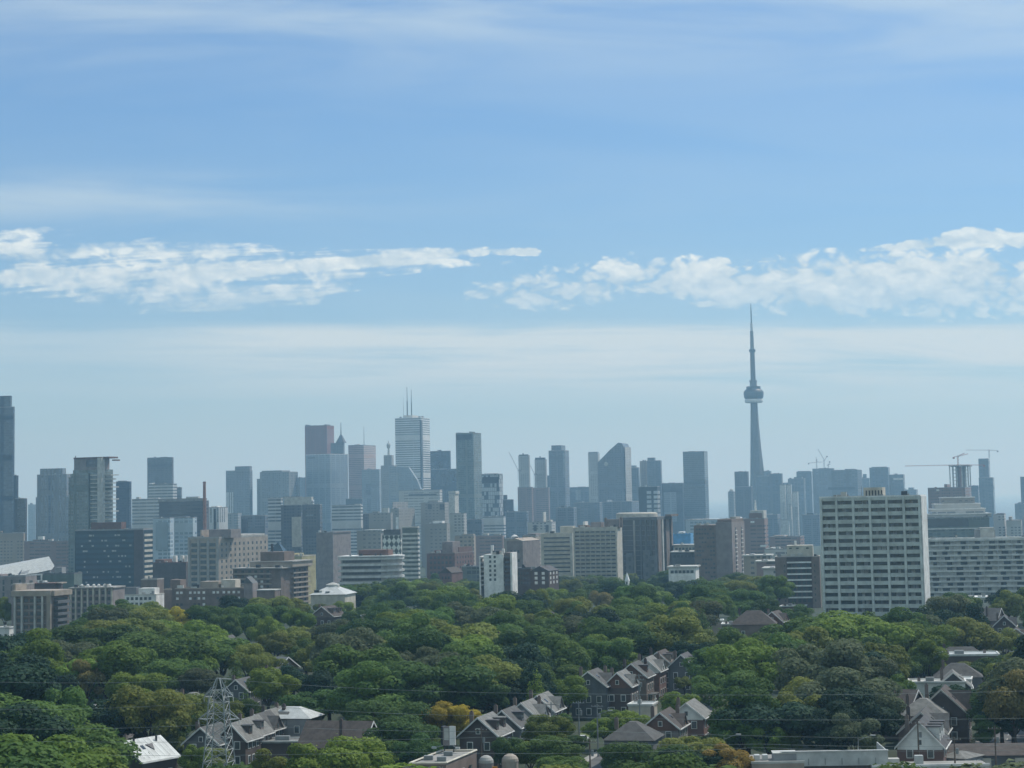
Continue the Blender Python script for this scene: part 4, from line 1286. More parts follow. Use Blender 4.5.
# crystal-like museum roof
p = [P(x, y, 1800) for x, y in ((-16, 566), (0, 566.5), (49, 556.4), (54.5, 566), (44, 573), (20, 577), (-16, 577))]
o = root('museum_wing', (P(20, 570, 1800).x, 1800, ground(1800)), 0, 'white sharply angled metal roof with a dark slot, below the tan blocks at left', 'building')
b = MB()
g = ground(1800)
ox = P(20, 570, 1800).x
L = lambda px, py, dy: (P(px, py, 1800 + dy).x - ox, dy, P(px, py, 1800 + dy).z - g)
b.poly([L(-30, 576, -10), L(20, 576.5, -10), L(49, 556.4, 22), L(-30, 571, 22)])
b.poly([L(20, 576.5, -10), L(52, 569.5, -4), L(54.5, 566, 2), L(49, 556.4, 22)])
roof = b.build('roof', 'white_metal', o)
b = MB()
b.poly([L(18.5, 574.8, -7), L(20.3, 574.3, -7), L(26, 562.2, 15), L(24.2, 562.6, 15)])
sl = b.build('roof_slot', 'notch', roof, (0, -.4, .25))
MB().hexa([(L(-30, 576, -9)[0], -9, 0), (L(52, 570, -4)[0], -4, 0), (L(54, 566, 20)[0], 20, 0), (L(-30, 570, 20)[0], 20, 0)],
          [L(-30, 577.3, -9), L(50, 571.5, -4), L(49, 558.5, 20), L(-30, 573, 20)]).build('wall', 'grey_panel', o)
THINGS.append((o, 'the white angled museum roof', 30, 567))

B = Block('terrace_house', 'green glazed low building with a white frame and rooftop trees at left', 27, 74, 80, 574.5, 1450, 8, depth=16)
B.shaft('copper_green')
B.rim('slate_wall', .8)
box('frame', 'white_paint', B.o, B.lx(27), B.lx(42.5), -1.2, -.05, B.lz(581), B.lz(573.6))
for px in (28.2, 35.3):
    MB().box(B.lx(px), B.lx(px + 6), -1.28, -1.21, B.lz(579.6), B.lz(575)).build('window', 'pane', B.o)
B.top(55, 66, 567.5, 'grey_panel', 'lift_house', .2, .7)
box('lower_wall', 'dark_brick', B.o, B.lx(26), B.lx(42), -1.6, -.03, 0, B.lz(581.2))
B = Block('brick_block', 'brown brick block at the left edge below the white angled roof', -20, 25.5, 27, 577, 1400, 8, depth=20)
B.shaft('mauve_brick')
B.rim('grey_panel')
B.windows(span(2, B.W - 1, 5), span(B.lz(598), B.lz(579), 3), 1.2, 3.0)
B.top(-10, 10, 574.5, 'mauve_brick')
B = Block('brick_block', 'pale mauve block with a roof terrace in front of the left brown brick block', 11.5, 25, 27, 585, 1010, 8, depth=12)
B.shaft('mauve_brick')
B.rim('concrete')
B = Block('utility_block', 'dark red roofed hut block between the green glazed building and the white columned flats', 24, 55, 60, 584, 1180, 8, depth=12)
B.shaft('dark_brick')
box('roof', 'brown_roof', B.o, -.3, B.W + .3, -.3, B.D + .3, B.H + .01, B.H + .5)
box('roof_unit', 'white_paint', B.o, B.lx(36), B.lx(44), 2, 5, B.H + .52, B.H + 1.6)
B.top(56, 67, 582.8, 'tan', 'lift_house', .1, .8)

# white columned flats at left
B = Block('apartment_block', 'brown brick flats with tall pale pilasters and dark curved balconies at far left', 14, 51, 69, 596, 900, 16)
W, D, H = B.W, B.D, B.H
box('wall', 'brown_brick', B.o, 0, W, 0, D, 0, H)
box('roof_band', 'tan', B.o, -.8, W + .3, -1.0, D, H + .01, B.lz(590.5))
box('roof_band', 'tan', B.o, W + .31, W + 1.5, D * .0, D, H + .02, B.lz(590.8))
for px in (15.5, 22.5, 35.5, 43):
    box('pilaster', 'pale_concrete', B.o, B.lx(px) - .4, B.lx(px) + .4, -.8, -.02, 0, H)
box('end_pier', 'tan', B.o, B.lx(47.5), W + .2, -.85, -.02, 0, H)
for j in range(9):
    z = B.lz(600.5 + j * 6.6)
    for px in (19, 26, 32, 39.2):
        MB().box(B.lx(px) - .85, B.lx(px) + .85, -.08, -.005, z - .55, z + .75).build('window', 'pane', B.o)
    box('floor_line', 'concrete', B.o, .4, W - 2.5, -.12, -.01, z - 1.25, z - 1.05)
for j in range(8):
    z = B.lz(602.5 + j * 6.0)
    MB().box(W + .02, W + 1.9, D * .15, D * .9, z - .5, z + .6).build('balcony', 'slate_wall', B.o)
    MB().box(W + .01, W + .06, D * .15, D * .9, z + .7, z + 1.7).build('side_window', 'pane', B.o)
B.top(14, 27, 584.5, 'tan', 'roof_room', .2, .8)
B.tag_land('the flats with pale pilasters', 40, 615)
B = Block('apartment_block', 'brown flats with pale pilasters set back, right of the flats with curved balconies', 70, 113, 116, 588.5, 1060, 10, depth=16)
W, D, H = B.W, B.D, B.H
box('wall', 'mauve_brick', B.o, 0, W, 0, D, 0, H)
for px in (71, 76, 82, 88, 93.5, 100, 106, 112):
    box('pilaster', 'cream', B.o, B.lx(px) - .35, B.lx(px) + .35, -.7, -.02, 0, H + .1)
for j in range(6):
    z = B.lz(592.5 + j * 6)
    for px in (73.6, 79, 85, 90.8, 96.8, 103, 109):
        MB().box(B.lx(px) - .7, B.lx(px) + .7, -.08, -.005, z - .9, z + .8).build('window', 'pane', B.o)
box('roof_slab', 'concrete', B.o, -.5, W + .5, -.9, D, H + .11, H + .7)
for px in (78, 84, 90, 95, 101, 106):
    MB().lathe([(H + .71, .8), (H + 1.6, .75), (H + 2.0, .3)], 10, B.lx(px), 5).build('roof_vent', 'white_paint', B.o)

# white rowhouses
B = Block('row_house', 'white stepped terrace with dark roof boxes right of the brown pilastered flats', 113, 156, 160, 595.5, 1130, 8, depth=14)
W, D, H = B.W, B.D, B.H
box('wall', 'white_paint', B.o, 0, W, 0, D, 0, H)
B.rim('pale_concrete')
B.windows(span(2, W - 2, 8), [B.lz(598.5), B.lz(604)], 1.4, 1.5)
box('roof_room', 'slate_wall', B.o, B.lx(121), B.lx(134), 4, 10, H + .02, B.lz(587.5))
box('roof_room', 'white_paint', B.o, B.lx(137), B.lx(153), 3, 11, H + .03, B.lz(588.5))
MB().lathe([(H + .02, 1.6), (H + 1.2, 1.6), (H + 2.2, .9), (H + 2.5, .2)], 14, B.lx(116), 5).build('dome', 'white_metal', B.o)
B = Block('utility_block', 'brown flat roofed block behind the white stepped terrace', 141, 157, 159, 580, 1330, 8, depth=14)
B.shaft('brown_brick')
B.rim('concrete')
B = Block('brick_block', 'plain brown brick block between the white stepped terrace and the long low block', 164, 176, 179, 590, 1150, 10, depth=14)
B.shaft('brown_brick')
B.rim('tan')
B.top(170, 176, 579.6, 'brown_brick', 'stair_tower')
B = Block('pavilion', 'low building with a light roof lantern between centre left trees', 311, 345, 348, 594.5, 1120, 10, depth=22)
W, D, H = B.W, B.D, B.H
B.shaft('cream')
b = MB()
b.hexa([(-.8, -.8, H + .01), (W + .8, -.8, H + .01), (W + .8, D + .8, H + .01), (-.8, D + .8, H + .01)], [(W * .35, D * .4, H + 3.6), (W * .6, D * .4, H + 3.6), (W * .6, D * .7, H + 3.6), (W * .35, D * .7, H + 3.6)])
b.build('roof', 'white_metal', B.o)
MB().lathe([(H + 3.4, 3.6), (H + 4.6, 3.6), (H + 5.6, .5)], 12, W * .47, D * .55).build('lantern', 'pale_concrete', B.o)
B = Block('chapel', 'small white church steeple at the tree edge right of the cream office slab', 625.5, 629, 630, 581, 1150, 10, cat='church')
B.shaft('white_paint')
MB().hexa([(-.2, -.2, B.H + .01), (B.W + .2, -.2, B.H + .01), (B.W + .2, B.D + .2, B.H + .01), (-.2, B.D + .2, B.H + .01)],
          [(B.W / 2 - .05, B.D / 2 - .05, B.lz(572.5)), (B.W / 2 + .05, B.D / 2 - .05, B.lz(572.5)), (B.W / 2 + .05, B.D / 2 + .05, B.lz(572.5)), (B.W / 2 - .05, B.D / 2 + .05, B.lz(572.5))]).build('spire', 'white_paint', B.o)
box('belfry_window', 'pane', B.o, B.W * .3, B.W * .7, -.05, -.005, B.H - 1.6, B.H - .5)
B = Block('blue_pavilion', 'bright blue flat structure left of the brown brick tower', 672, 691, 694, 534.5, 1950, 10, depth=25)
B.shaft('blue_panel')
B.top(677, 684, 531.8, 'white_paint', 'roof_unit')
B.rim('blue_panel')
for i, (a, b2, y, Y, m, lab) in enumerate(((674, 697, 545.5, 1750, 'cream', 'low cream roofed block below the bright blue structure'), (672, 697, 552.5, 1560, 'slate_wall', 'grey flat roofed block below the cream roofed one'),
                                           (669, 696, 567.5, 1330, 'white_paint', 'low white colonnaded block at the tree edge left of the brown brick tower'))):
    B = Block('low_block', lab, a, b2, b2 + 2, y, Y, 10, depth=22)
    B.shaft(m)
    box('roof_slab', 'pale_concrete', B.o, -1, B.W + 1, -1, B.D + 1, B.H + .01, B.H + .8)
    B.windows(span(1, B.W - 1, 6), [B.H - 2.5], 2.0, 1.8)
for i, (a, b2, y, Y, m, lab) in enumerate(((744, 771, 556, 1500, 'tanoff', 'low tan block behind the trees right of the brown brick tower'), (757, 776, 562, 1400, 'mauveoff', 'low mauve block left of the dark brick block with white bands'),
                                           (764, 777, 569, 1250, 'whiteres', 'small pale block touching the left side of the dark brick block with white bands'))):
    B = Block('low_block', lab, a, b2, b2 + 2, y, Y, 10, depth=22)
    B.shaft(m)
    box('roof_slab', 'pale_concrete', B.o, -1, B.W + 1, -1, B.D + 1, B.H + .01, B.H + .8)
    B.top(a + 3, a + 9, y - 2)
B = Block('low_block', 'low pale block with flat canopy roof under the grey balcony block', 964, 990, 993, 598, 1100, 8, depth=14)
B.shaft('cream')
box('roof_slab', 'white_paint', B.o, -1, B.W + 1, -1, B.D + 1, B.H + .01, B.H + .6)
B.windows(span(1, B.W - 1, 6), [B.H - 1.6], 1.2, 1.5)

# vents, ducts and lift motors on the larger roofs
for B in BLOCKS:
    if B.W < 8 or B.D < 6 or B.o.name.startswith(('chapel', 'glass_pyramid')):
        continue
    for i in range(rng.randint(2, 4)):
        w = rng.uniform(.9, min(3.2, B.W * .2))
        x, y = rng.uniform(.6, B.W - w - .6), rng.uniform(.9, max(1.0, .1 * B.D))
        box('roof_unit', rng.choice(['steel', 'pale_concrete', 'dark_metal', 'white_metal', 'concrete']), B.o, x, x + w, y, y + rng.uniform(.8, 1.6), B.H + .006, B.H + rng.uniform(1.0, 2.4))
    x = rng.uniform(.2, .8) * B.W
    MB().lathe([(B.H + .007, .09), (B.H + rng.uniform(2.5, 5), .05)], 6, x, B.D * .3).build('aerial', 'dark_metal', B.o)


# ------------------------------------------------------------------ houses
def PZ(px, py, z):
    d = CR @ Vector(((px - 512) / F, (CY - py) / F, -1))
    t = (z - CAMZ) / d.z
    return Vector((0, 0, CAMZ)) + d * t


KEEP = []       # screen boxes that nearer trees must leave free: (x0, y0, x1, y1, Y)
FOOT = []       # ground discs taken by houses: (x, y, r)


def house(label, px, py, h=9.5, w=9, d=12, he=None, rot=14, roof='shingle', wall='brown_brick', gable=None, trim='white_paint', chim=1, dorm=0, keep=None,
          style='gable', wins=2, name='house', porch=False, wrow=2, short=None, wide=False):
    """gabled house whose front roof apex is seen at (px, py); h is the ridge height"""
    p = PZ(px, py, h)
    if not wide:
        he = h - (h - he) * .8 if he else None
        w, d = w * .8, d * .85
    he = he or h - w * .42
    g = ground(p.y)
    th = R(rot)
    o = root(name, (p.x, p.y, g), -th, label, 'house', 'houses among the trees')
    hw, ov = w / 2, .45
    pitch = (h - he) / hw
    if style == 'gable':
        MB().prism([(-hw, 0, 0), (hw, 0, 0), (hw, 0, he - .08), (0, 0, h - .1), (-hw, 0, he - .08)], 0, (0, d, 0)).build('wall', wall, o)
        if gable:
            MB().prism([(-hw + .05, -.12, he - .6), (hw - .05, -.12, he - .6), (hw - .05, -.12, he - .1), (0, -.12, h - .15), (-hw + .05, -.12, he - .1)], 0, (0, .11, 0)).build('gable', gable, o)
        b = MB()
        t = .22
        for s in (-1, 1):
            xe, ze = s * (hw + ov), he - pitch * ov
            q = [(0, h), (xe, ze)] if s > 0 else [(xe, ze), (0, h)]
            b.hexa([(q[0][0], -.5, q[0][1]), (q[1][0], -.5, q[1][1]), (q[1][0], d + .5, q[1][1]), (q[0][0], d + .5, q[0][1])],
                   [(q[0][0], -.5, q[0][1] + t), (q[1][0], -.5, q[1][1] + t), (q[1][0], d + .5, q[1][1] + t), (q[0][0], d + .5, q[0][1] + t)])
        rf = b.build('roof', roof, o)
        b = MB()
        for s in (-1, 1):       # barge boards along the front edge
            xe, ze = s * (hw + ov), he - pitch * ov
            b.hexa([(0, -.62, h - .12), (xe, -.62, ze - .12), (xe, -.505, ze - .12), (0, -.505, h - .12)] if s > 0 else [(xe, -.62, ze - .12), (0, -.62, h - .12), (0, -.505, h - .12), (xe, -.505, ze - .12)],
                   [(0, -.62, h + .24), (xe, -.62, ze + .24), (xe, -.505, ze + .24), (0, -.505, h + .24)] if s > 0 else [(xe, -.62, ze + .24), (0, -.62, h + .24), (0, -.505, h + .24), (xe, -.505, ze + .24)])
        b.build('barge_board', trim, rf)
        MB().box(hw + ov + .01, hw + ov + .16, -.5, d + .5, he - pitch * ov - .1, he - pitch * ov + .1).build('gutter', trim, rf)
    elif style == 'hip':
        MB().box(-hw, hw, 0, d, 0, he - .05).build('wall', wall, o)
        r = min(hw, d / 2) * .85
        rf = MB().hexa([(-hw - ov, -ov, he), (hw + ov, -ov, he), (hw + ov, d + ov, he), (-hw - ov, d + ov, he)],
                       [(-hw + r, r, h), (hw - r, r, h), (hw - r, d - r, h), (-hw + r, d - r, h)]).build('roof', roof, o)
    else:
        MB().box(-hw, hw, 0, d, 0, h - .3).build('wall', wall, o)
        rf = MB().box(-hw - .2, hw + .2, -.2, d + .2, h - .29, h).build('roof', roof, o)
        b = MB()
        for a in ((-hw - .25, hw + .25, -.25, .05), (-hw - .25, hw + .25, d - .05, d + .25), (-hw - .25, -hw + .05, .06, d - .06), (hw - .05, hw + .25, .06, d - .06)):
            b.box(*a, h + .005, h + .28)
        b.build('parapet', trim, rf)
        MB().box(-hw * .4, -hw * .1, d * .4, d * .6, h + .01, h + .9).build('roof_unit', 'steel', rf)
    for k in range(chim):
        x = (-.32, .3)[k] * w
        zc = h - abs(x) * pitch if style == 'gable' else h - .8
        yb = d * (.35, .7)[k]
        MB().box(x - .36, x + .36, yb, yb + .6, zc - .6, h + .75).build('chimney', 'brown_brick' if wall != 'brown_brick' else 'dark_brick', rf)
        MB().box(x - .2, x + .2, yb + .12, yb + .48, h + .76, h + 1.0).build('chimney_pot', 'dark_brick', rf)
    if style == 'gable' and not wide and rng.random() < .55:
        yc, gw = d * rng.uniform(.4, .6), d * rng.uniform(.22, .32)
        zr = h - .5
        cg = MB().prism([(hw + .25, yc - gw, he - .2), (hw + .25, yc + gw, he - .2), (hw + .25, yc, zr - .3)], 0, (-hw, 0, 0)).build('cross_gable', gable or wall, rf)
        b = MB()
        for sg in (-1, 1):
            a0, a1 = (0, yc, zr - .25), (0, yc + sg * (gw + .3), he - .3)
            c0, c1 = (hw + .5, yc, zr - .25), (hw + .5, yc + sg * (gw + .3), he - .3)
            q = [a0, c0, c1, a1] if sg < 0 else [a0, a1, c1, c0]
            b.hexa(q[::-1], [(x, y, z + .18) for x, y, z in q[::-1]])
        b.build('cross_roof', roof, cg)
        MB().box(hw + .255, hw + .32, yc - .45, yc + .45, he - .1, he + .9).build('gable_window', 'pane', cg)
        dorm = 0
    if style == 'gable' and rng.random() < .5:
        x0, y0 = hw * .45, d * rng.uniform(.12, .3)
        z0 = h - x0 * pitch
        MB().hexa([(x0 - .4, y0, z0 + .4 * pitch + .2), (x0 + .4, y0, z0 - .4 * pitch + .2), (x0 + .4, y0 + .8, z0 - .4 * pitch + .2), (x0 - .4, y0 + .8, z0 + .4 * pitch + .2)],
                  [(x0 - .4, y0, z0 + .4 * pitch + .34), (x0 + .4, y0, z0 - .4 * pitch + .34), (x0 + .4, y0 + .8, z0 - .4 * pitch + .34), (x0 - .4, y0 + .8, z0 + .4 * pitch + .34)]).build('skylight', 'glass_dark', rf)
    if style == 'gable' and dorm:
        for k in range(dorm):
            y = d * (k + .5) / dorm - .9
            x0, x1 = hw * .2, hw * .85
            zt = h - x0 * pitch - .1
            dm = MB().box(x0, x1, y, y + 1.8, h - x1 * pitch - .2, zt).build('dormer', gable or wall, rf)
            MB().box(x0 - .1, x1 + .25, y - .2, y + 2.0, zt + .01, zt + .2).build('dormer_roof', roof if k % 2 else 'dark_roof', dm)
            MB().box(x1 + .005, x1 + .06, y + .35, y + 1.45, zt - 1.15, zt - .2).build('dormer_window', 'pane', dm)
    # windows with frames: front rows and the street side
    for r in range(wrow):
        z = 1.7 + r * 2.9
        if z + .8 > he:
            break
        for x in span(-hw + .4, hw - .4, wins):
            f = MB().box(x - .62, x + .62, -.09, -.005, z - .82, z + .82).build('window', 'white_paint', o)
            MB().box(x - .48, x + .48, -.13, -.095, z - .68, z + .68).build('pane', 'pane', f)
        for y in span(.8, d - .8, 3):
            f = MB().box(hw + .005, hw + .09, y - .62, y + .62, z - .82, z + .82).build('window', 'white_paint', o)
            MB().box(hw + .095, hw + .13, y - .48, y + .48, z - .68, z + .68).build('pane', 'pane', f)
    if style == 'gable' and wins > 1:
        f = MB().box(-.45, .45, -.2, -.125, he + .2, he + 1.3).build('window', 'white_paint', o)
        MB().box(-.33, .33, -.24, -.205, he + .32, he + 1.18).build('pane', 'pane', f)
    if porch:
        pc = MB().box(hw + .02, hw + 2.0, d * .15, d * .75, 2.7, 2.95).build('porch_roof', roof, o)
        for y in (d * .17, d * .73):
            MB().box(hw + 1.75, hw + 1.95, y - .1, y + .1, 0, 2.69).build('porch_post', 'white_paint', pc)
    c = Vector((p.x, p.y)) + Vector((math.sin(th), math.cos(th))) * d / 2
    FOOT.append((c.x, c.y, max(w, d) * .62))
    if keep:
        k0, k1, k2, k3 = keep
        if not wide:
            k0, k2 = k0 + (k2 - k0) * .1, k2 - (k2 - k0) * .1
        KEEP.append((k0, k1, k2, k1 + (k3 - k1) * (.7 if wide else .46 if k2 - k0 > 30 else .36), p.y))
    THINGS.append((o, short or '', px, py + 5)) if short else None
    return o


H = house
# row along the left side of the street
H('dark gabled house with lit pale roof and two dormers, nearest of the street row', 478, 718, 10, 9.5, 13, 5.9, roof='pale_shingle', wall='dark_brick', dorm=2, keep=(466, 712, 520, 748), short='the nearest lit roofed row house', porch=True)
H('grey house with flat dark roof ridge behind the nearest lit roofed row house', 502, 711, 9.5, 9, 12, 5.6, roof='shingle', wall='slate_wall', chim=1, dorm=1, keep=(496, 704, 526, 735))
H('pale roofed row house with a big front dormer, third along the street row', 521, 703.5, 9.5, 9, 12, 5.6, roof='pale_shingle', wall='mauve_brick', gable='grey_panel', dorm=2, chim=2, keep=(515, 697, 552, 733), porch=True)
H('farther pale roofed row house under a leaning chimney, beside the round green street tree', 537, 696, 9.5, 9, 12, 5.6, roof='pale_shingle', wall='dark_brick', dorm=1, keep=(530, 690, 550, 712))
H('tall house with white bay windows and a dark arched dormer on a pale roof', 588, 672, 11, 10.5, 13, 7, roof='shingle', wall='slate_wall', gable='slate_wall', dorm=2, chim=2, keep=(582, 666, 622, 716), wins=3, wrow=3, short='the tall house with white bays')
H('narrow house with a dark gable just right of the tall house with white bays', 617, 673, 10.5, 8, 12, 6.8, roof='pale_shingle', wall='dark_brick', gable='brown_roof', dorm=1, keep=(611, 669, 634, 700))
H('brown gabled house with pale barge boards in the far street row', 631, 664, 10.5, 9.5, 12, 6.6, roof='shingle', wall='brown_brick', gable='brown_roof', dorm=1, chim=2, keep=(622, 660, 650, 690), porch=True)
H('brick house with two chimneys and a white gable high in the street row', 645, 658.5, 10.5, 9, 12, 6.6, roof='pale_shingle', wall='red_brick', gable='white_paint', dorm=1, chim=2, keep=(634, 653, 664, 684))
H('house with a long brown ridge at the far end of the street row', 657, 652.5, 10.5, 10, 14, 6.4, roof='brown_shingle', wall='brown_brick', gable='tan', dorm=2, chim=1, keep=(640, 648, 680, 668), wins=3)
H('dark house in shade with white trim at the right end of the street row', 681, 655, 10, 9, 12, 6, roof='dark_roof', wall='slate_wall', chim=1, keep=(672, 652, 692, 690), wrow=3)
# right side of the street
H('grey green hipped house among yellow green trees right of the street', 628, 724, 8.5, 12, 12, 4.6, roof='shingle', wall='slate_wall', style='hip', keep=(612, 720, 655, 741))
H('brown house with a dark gable and a tall dark chimney right of the street', 660, 713, 9, 9, 13, 5.4, roof='brown_shingle', wall='mauve_brick', gable='brown_roof', chim=2, keep=(644, 707, 690, 728))
H('house with a white porch edge behind the tall dark chimney right of the street', 686, 703.5, 9, 9, 12, 5.5, roof='pale_shingle', wall='red_brick', gable='white_paint', chim=1, keep=(676, 700, 702, 714))
H('low pale sheet roofed shed between the street and the brown dark gabled house', 640, 705, 4, 7, 8, style='flat', roof='white_metal', wall='cream', chim=0, wrow=1, name='shed')
# left cluster behind the pylon
o = H('white roofed house with one small dark skylight, tilted toward the lower left corner', 123.5, 742, 8, 9, 10.5, 4.6, rot=30, roof='white_metal', wall='dark_brick', chim=1, keep=(121, 735, 168, 772), short='the white roofed house', wide=True)
k = lambda x: 8.2 - x * (8 - 4.6) / 4.5 + .06
MB().prism([(1.6, 4.4, k(1.6)), (2.9, 5.6, k(2.9)), (1.5, 6.6, k(1.5))], 0, (.05, 0, .12)).build('skylight', 'notch', o)
b = MB()
for i in range(7):
    y = .6 + i * 1.5
    b.bar((.15, y, k(.15) + .2), (4.7, y, k(4.7) + .2), .03)
b.build('roof_seam', 'white_metal', o)
MB().box(.9, 1.2, 8.2, 8.5, 7.2, 8.4).build('roof_vent', 'dark_metal', o)
MB().box(.7, 1.0, 1.8, 2.1, 7.2, 8.5).build('roof_vent', 'dark_metal', o)
H('grey gabled house right behind the lattice pylon foot', 201, 728, 8.5, 9, 12, 4.8, roof='shingle', wall='slate_wall', keep=(178, 722, 212, 745))
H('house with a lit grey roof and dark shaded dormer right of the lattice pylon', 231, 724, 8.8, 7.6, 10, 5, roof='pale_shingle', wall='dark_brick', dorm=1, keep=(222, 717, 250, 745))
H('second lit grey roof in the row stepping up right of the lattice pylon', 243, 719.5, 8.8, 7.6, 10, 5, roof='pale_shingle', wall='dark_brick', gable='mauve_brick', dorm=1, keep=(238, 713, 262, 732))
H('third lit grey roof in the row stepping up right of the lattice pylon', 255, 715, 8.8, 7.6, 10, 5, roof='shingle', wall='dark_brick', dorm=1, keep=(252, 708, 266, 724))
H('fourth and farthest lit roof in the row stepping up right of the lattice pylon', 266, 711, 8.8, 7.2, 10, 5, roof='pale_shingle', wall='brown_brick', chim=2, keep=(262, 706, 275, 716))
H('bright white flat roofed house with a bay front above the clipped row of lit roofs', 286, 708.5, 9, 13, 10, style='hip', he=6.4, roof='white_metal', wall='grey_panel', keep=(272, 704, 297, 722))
H('low white flat roofed garage right of the lattice pylon foot', 236, 742.5, 3.6, 18, 7, style='flat', rot=6, roof='pale_concrete', wall='dark_brick', chim=0, wrow=1, keep=(228, 740, 248, 749), name='garage')
H('long low flat roofed garage left of the wide grey roofed house', 291, 742, 4, 24, 8, style='flat', rot=6, roof='pale_shingle', wall='dark_brick', chim=0, wrow=1, keep=(275, 740, 302, 755), name='garage')
o = H('wide grey roofed house with two small front gables and a brick chimney', 371, 722, 9.5, 11, 13, 5.2, rot=-74, roof='brown_shingle', wall='brown_brick', chim=1, keep=(300, 718, 370, 738), wins=3, short='the wide grey roofed house', wide=True)
for y, m in ((3.5, 'cream'), (9.5, 'cream')):
    k = MB().prism([(5.6, y - 1.7, 5.4), (5.6, y + 1.7, 5.4), (5.6, y, 8.2)], 0, (-3.2, 0, 0)).build('front_gable', m, o)
    MB().box(5.61, 5.68, y - .4, y + .4, 5.9, 6.9).build('gable_window', 'pane', k)
H('small white hipped house left of the lattice pylon shoulder', 186, 694, 8, 9, 10, 5.2, style='hip', roof='pale_shingle', wall='white_paint')
H('grey roof showing beside the top of the lattice pylon', 236, 680, 8.5, 8, 11, 5.2, roof='shingle', wall='slate_wall', keep=(228, 676, 244, 692))
H('slate blue roof patch in the upper left canopy', 287, 657.5, 9, 13, 12, 5.4, rot=-60, roof='slate_wall', wall='brown_brick', keep=(283, 654, 302, 666))
H('dark grey roof half buried below the slate blue roof patch', 270, 669.5, 9, 9, 11, 5, roof='shingle', wall='slate_wall')
H('white gabled house end beside trees above the lattice pylon', 222, 637, 9, 8, 11, 5.6, roof='shingle', wall='white_paint')
H('grey roof sliver among trees at mid left', 102, 708.5, 7, 12, 9, style='flat', roof='shingle', wall='mauve_brick', chim=0, wrow=1)
H('pale roofed house at the far left edge under the flats', 3, 625, 5, 7, 8, style='flat', roof='pale_concrete', wall='white_paint', chim=0, keep=(-6, 620, 12, 630), wrow=1)
H('dark mock timbered house with twin white gables below the lantern roof', 322, 604.5, 11, 13, 12, 6.4, rot=24, roof='brown_shingle', wall='dark_brick', chim=1, dorm=2, gable='brown_brick', keep=(304, 601, 343, 621), wins=3)
H('white peaked roof corner in the canopy below the lantern roof', 394, 599, 9, 8, 9, 5.5, roof='white_metal', wall='white_paint', chim=0, keep=(391, 597, 399, 605))
H('pale roof sliver in the canopy left of centre', 375, 615.5, 9, 14, 9, style='flat', roof='pale_concrete', wall='tan', chim=0, wrow=1)
H('grey hipped roof in the canopy below the dark brick building', 556, 612, 9, 15, 12, 5.2, rot=-40, style='hip', roof='shingle', wall='brown_brick')
H('house with a white porch glimpsed in the canopy right of centre', 668, 609, 9, 8, 10, 5.2, roof='pale_shingle', wall='white_paint')
# mid right
H('big dark hip roofed house above the flat roofed brick houses at mid right', 753, 611.5, 12, 19, 14, 6.4, style='hip', rot=8, roof='brown_shingle', wall='brown_brick', keep=(735, 610, 770, 625), chim=1, short='the big dark hip roofed house')
H('flat roofed brown house with a white parapet below the big dark hip roof', 754, 622.5, 8, 11, 12, style='flat', rot=8, roof='pale_shingle', wall='mauve_brick', keep=(740, 620, 771, 636), wrow=2)
H('long flat pale roofed house left of the brown house with white parapet', 733, 624.5, 7, 10, 14, style='flat', rot=8, roof='pale_concrete', wall='brown_brick', keep=(722, 622, 741, 636))
H('low house with long pale roof edge in the canopy at mid right', 708, 621, 7, 14, 10, style='flat', rot=4, roof='pale_concrete', wall='tan', chim=1, wrow=1)
H('dark gabled house with pale barge boards right of the big dark hip roof', 772, 612, 11, 9, 12, 7, rot=20, roof='brown_shingle', wall='dark_brick', gable='brown_roof', keep=(764, 609, 780, 625))
H('small brick house with white cornice by the foot of the dark brick block', 792, 606.5, 8, 12, 10, style='flat', roof='shingle', wall='brown_brick', keep=(783, 604, 803, 612), wrow=1)
H('brown shingled house with dark dormer under the grey balcony block', 1000, 608.5, 10, 12, 12, 5, rot=-60, roof='shingle', wall='brown_brick', chim=1, keep=(981, 606, 1014, 622), short='the brown shingled house at right')
H('dark gabled house with a pale front path below the brown shingled house', 1004, 616, 9.5, 9, 11, 5.4, roof='dark_roof', wall='slate_wall', gable='dark_brick', keep=(990, 614, 1013, 630), chim=1)
H('low roof at the right edge above the olive trees', 1016, 629, 8, 9, 10, 5, roof='brown_shingle', wall='tan', keep=(1008, 626, 1024, 634))
# right column of houses
o = H('house with a big white front gable over dark red brick, lower right', 919, 722.5, 10.2, 8.3, 14, 5.9, rot=15, roof='dark_roof', wall='red_brick', gable='white_paint', chim=1, dorm=3, keep=(890, 716, 945, 768), wins=2, short='the white gabled house', wide=True)
H('house with long pale gutters and a dark roof right behind the white gabled house', 921, 713, 10, 11, 14, 5.4, rot=15, roof='shingle', wall='brown_brick', trim='pale_concrete', dorm=2, chim=1, keep=(884, 708, 952, 730))
H('house with a small lit pale hipped roof, third up the right column', 921, 700.5, 9.5, 12, 12, 5.6, rot=15, roof='pale_shingle', wall='mauve_brick', style='hip', keep=(902, 698, 938, 714))
H('dark steep gabled house with a long lit edge, fourth up the right column', 941, 690, 11, 13, 14, 5, rot=15, roof='brown_shingle', wall='dark_brick', gable='dark_brick', trim='pale_concrete', chim=1, keep=(930, 687, 964, 718))
H('plain dark roofed house left of the dark steep gabled house', 916, 690.5, 10, 13, 12, 5.4, rot=-60, roof='brown_shingle', wall='dark_brick', keep=(903, 688, 934, 702))
H('pale flat roofed house with white walls above the dark steep gabled house', 937, 682.5, 8, 16, 10, style='flat', rot=10, roof='pale_concrete', wall='white_paint', keep=(919, 680, 956, 690))
H('house with a dark triangular gable over white walls in the right column', 953, 673, 10, 10, 11, 6, rot=10, roof='pale_shingle', wall='white_paint', gable='dark_roof', keep=(934, 670, 964, 684))
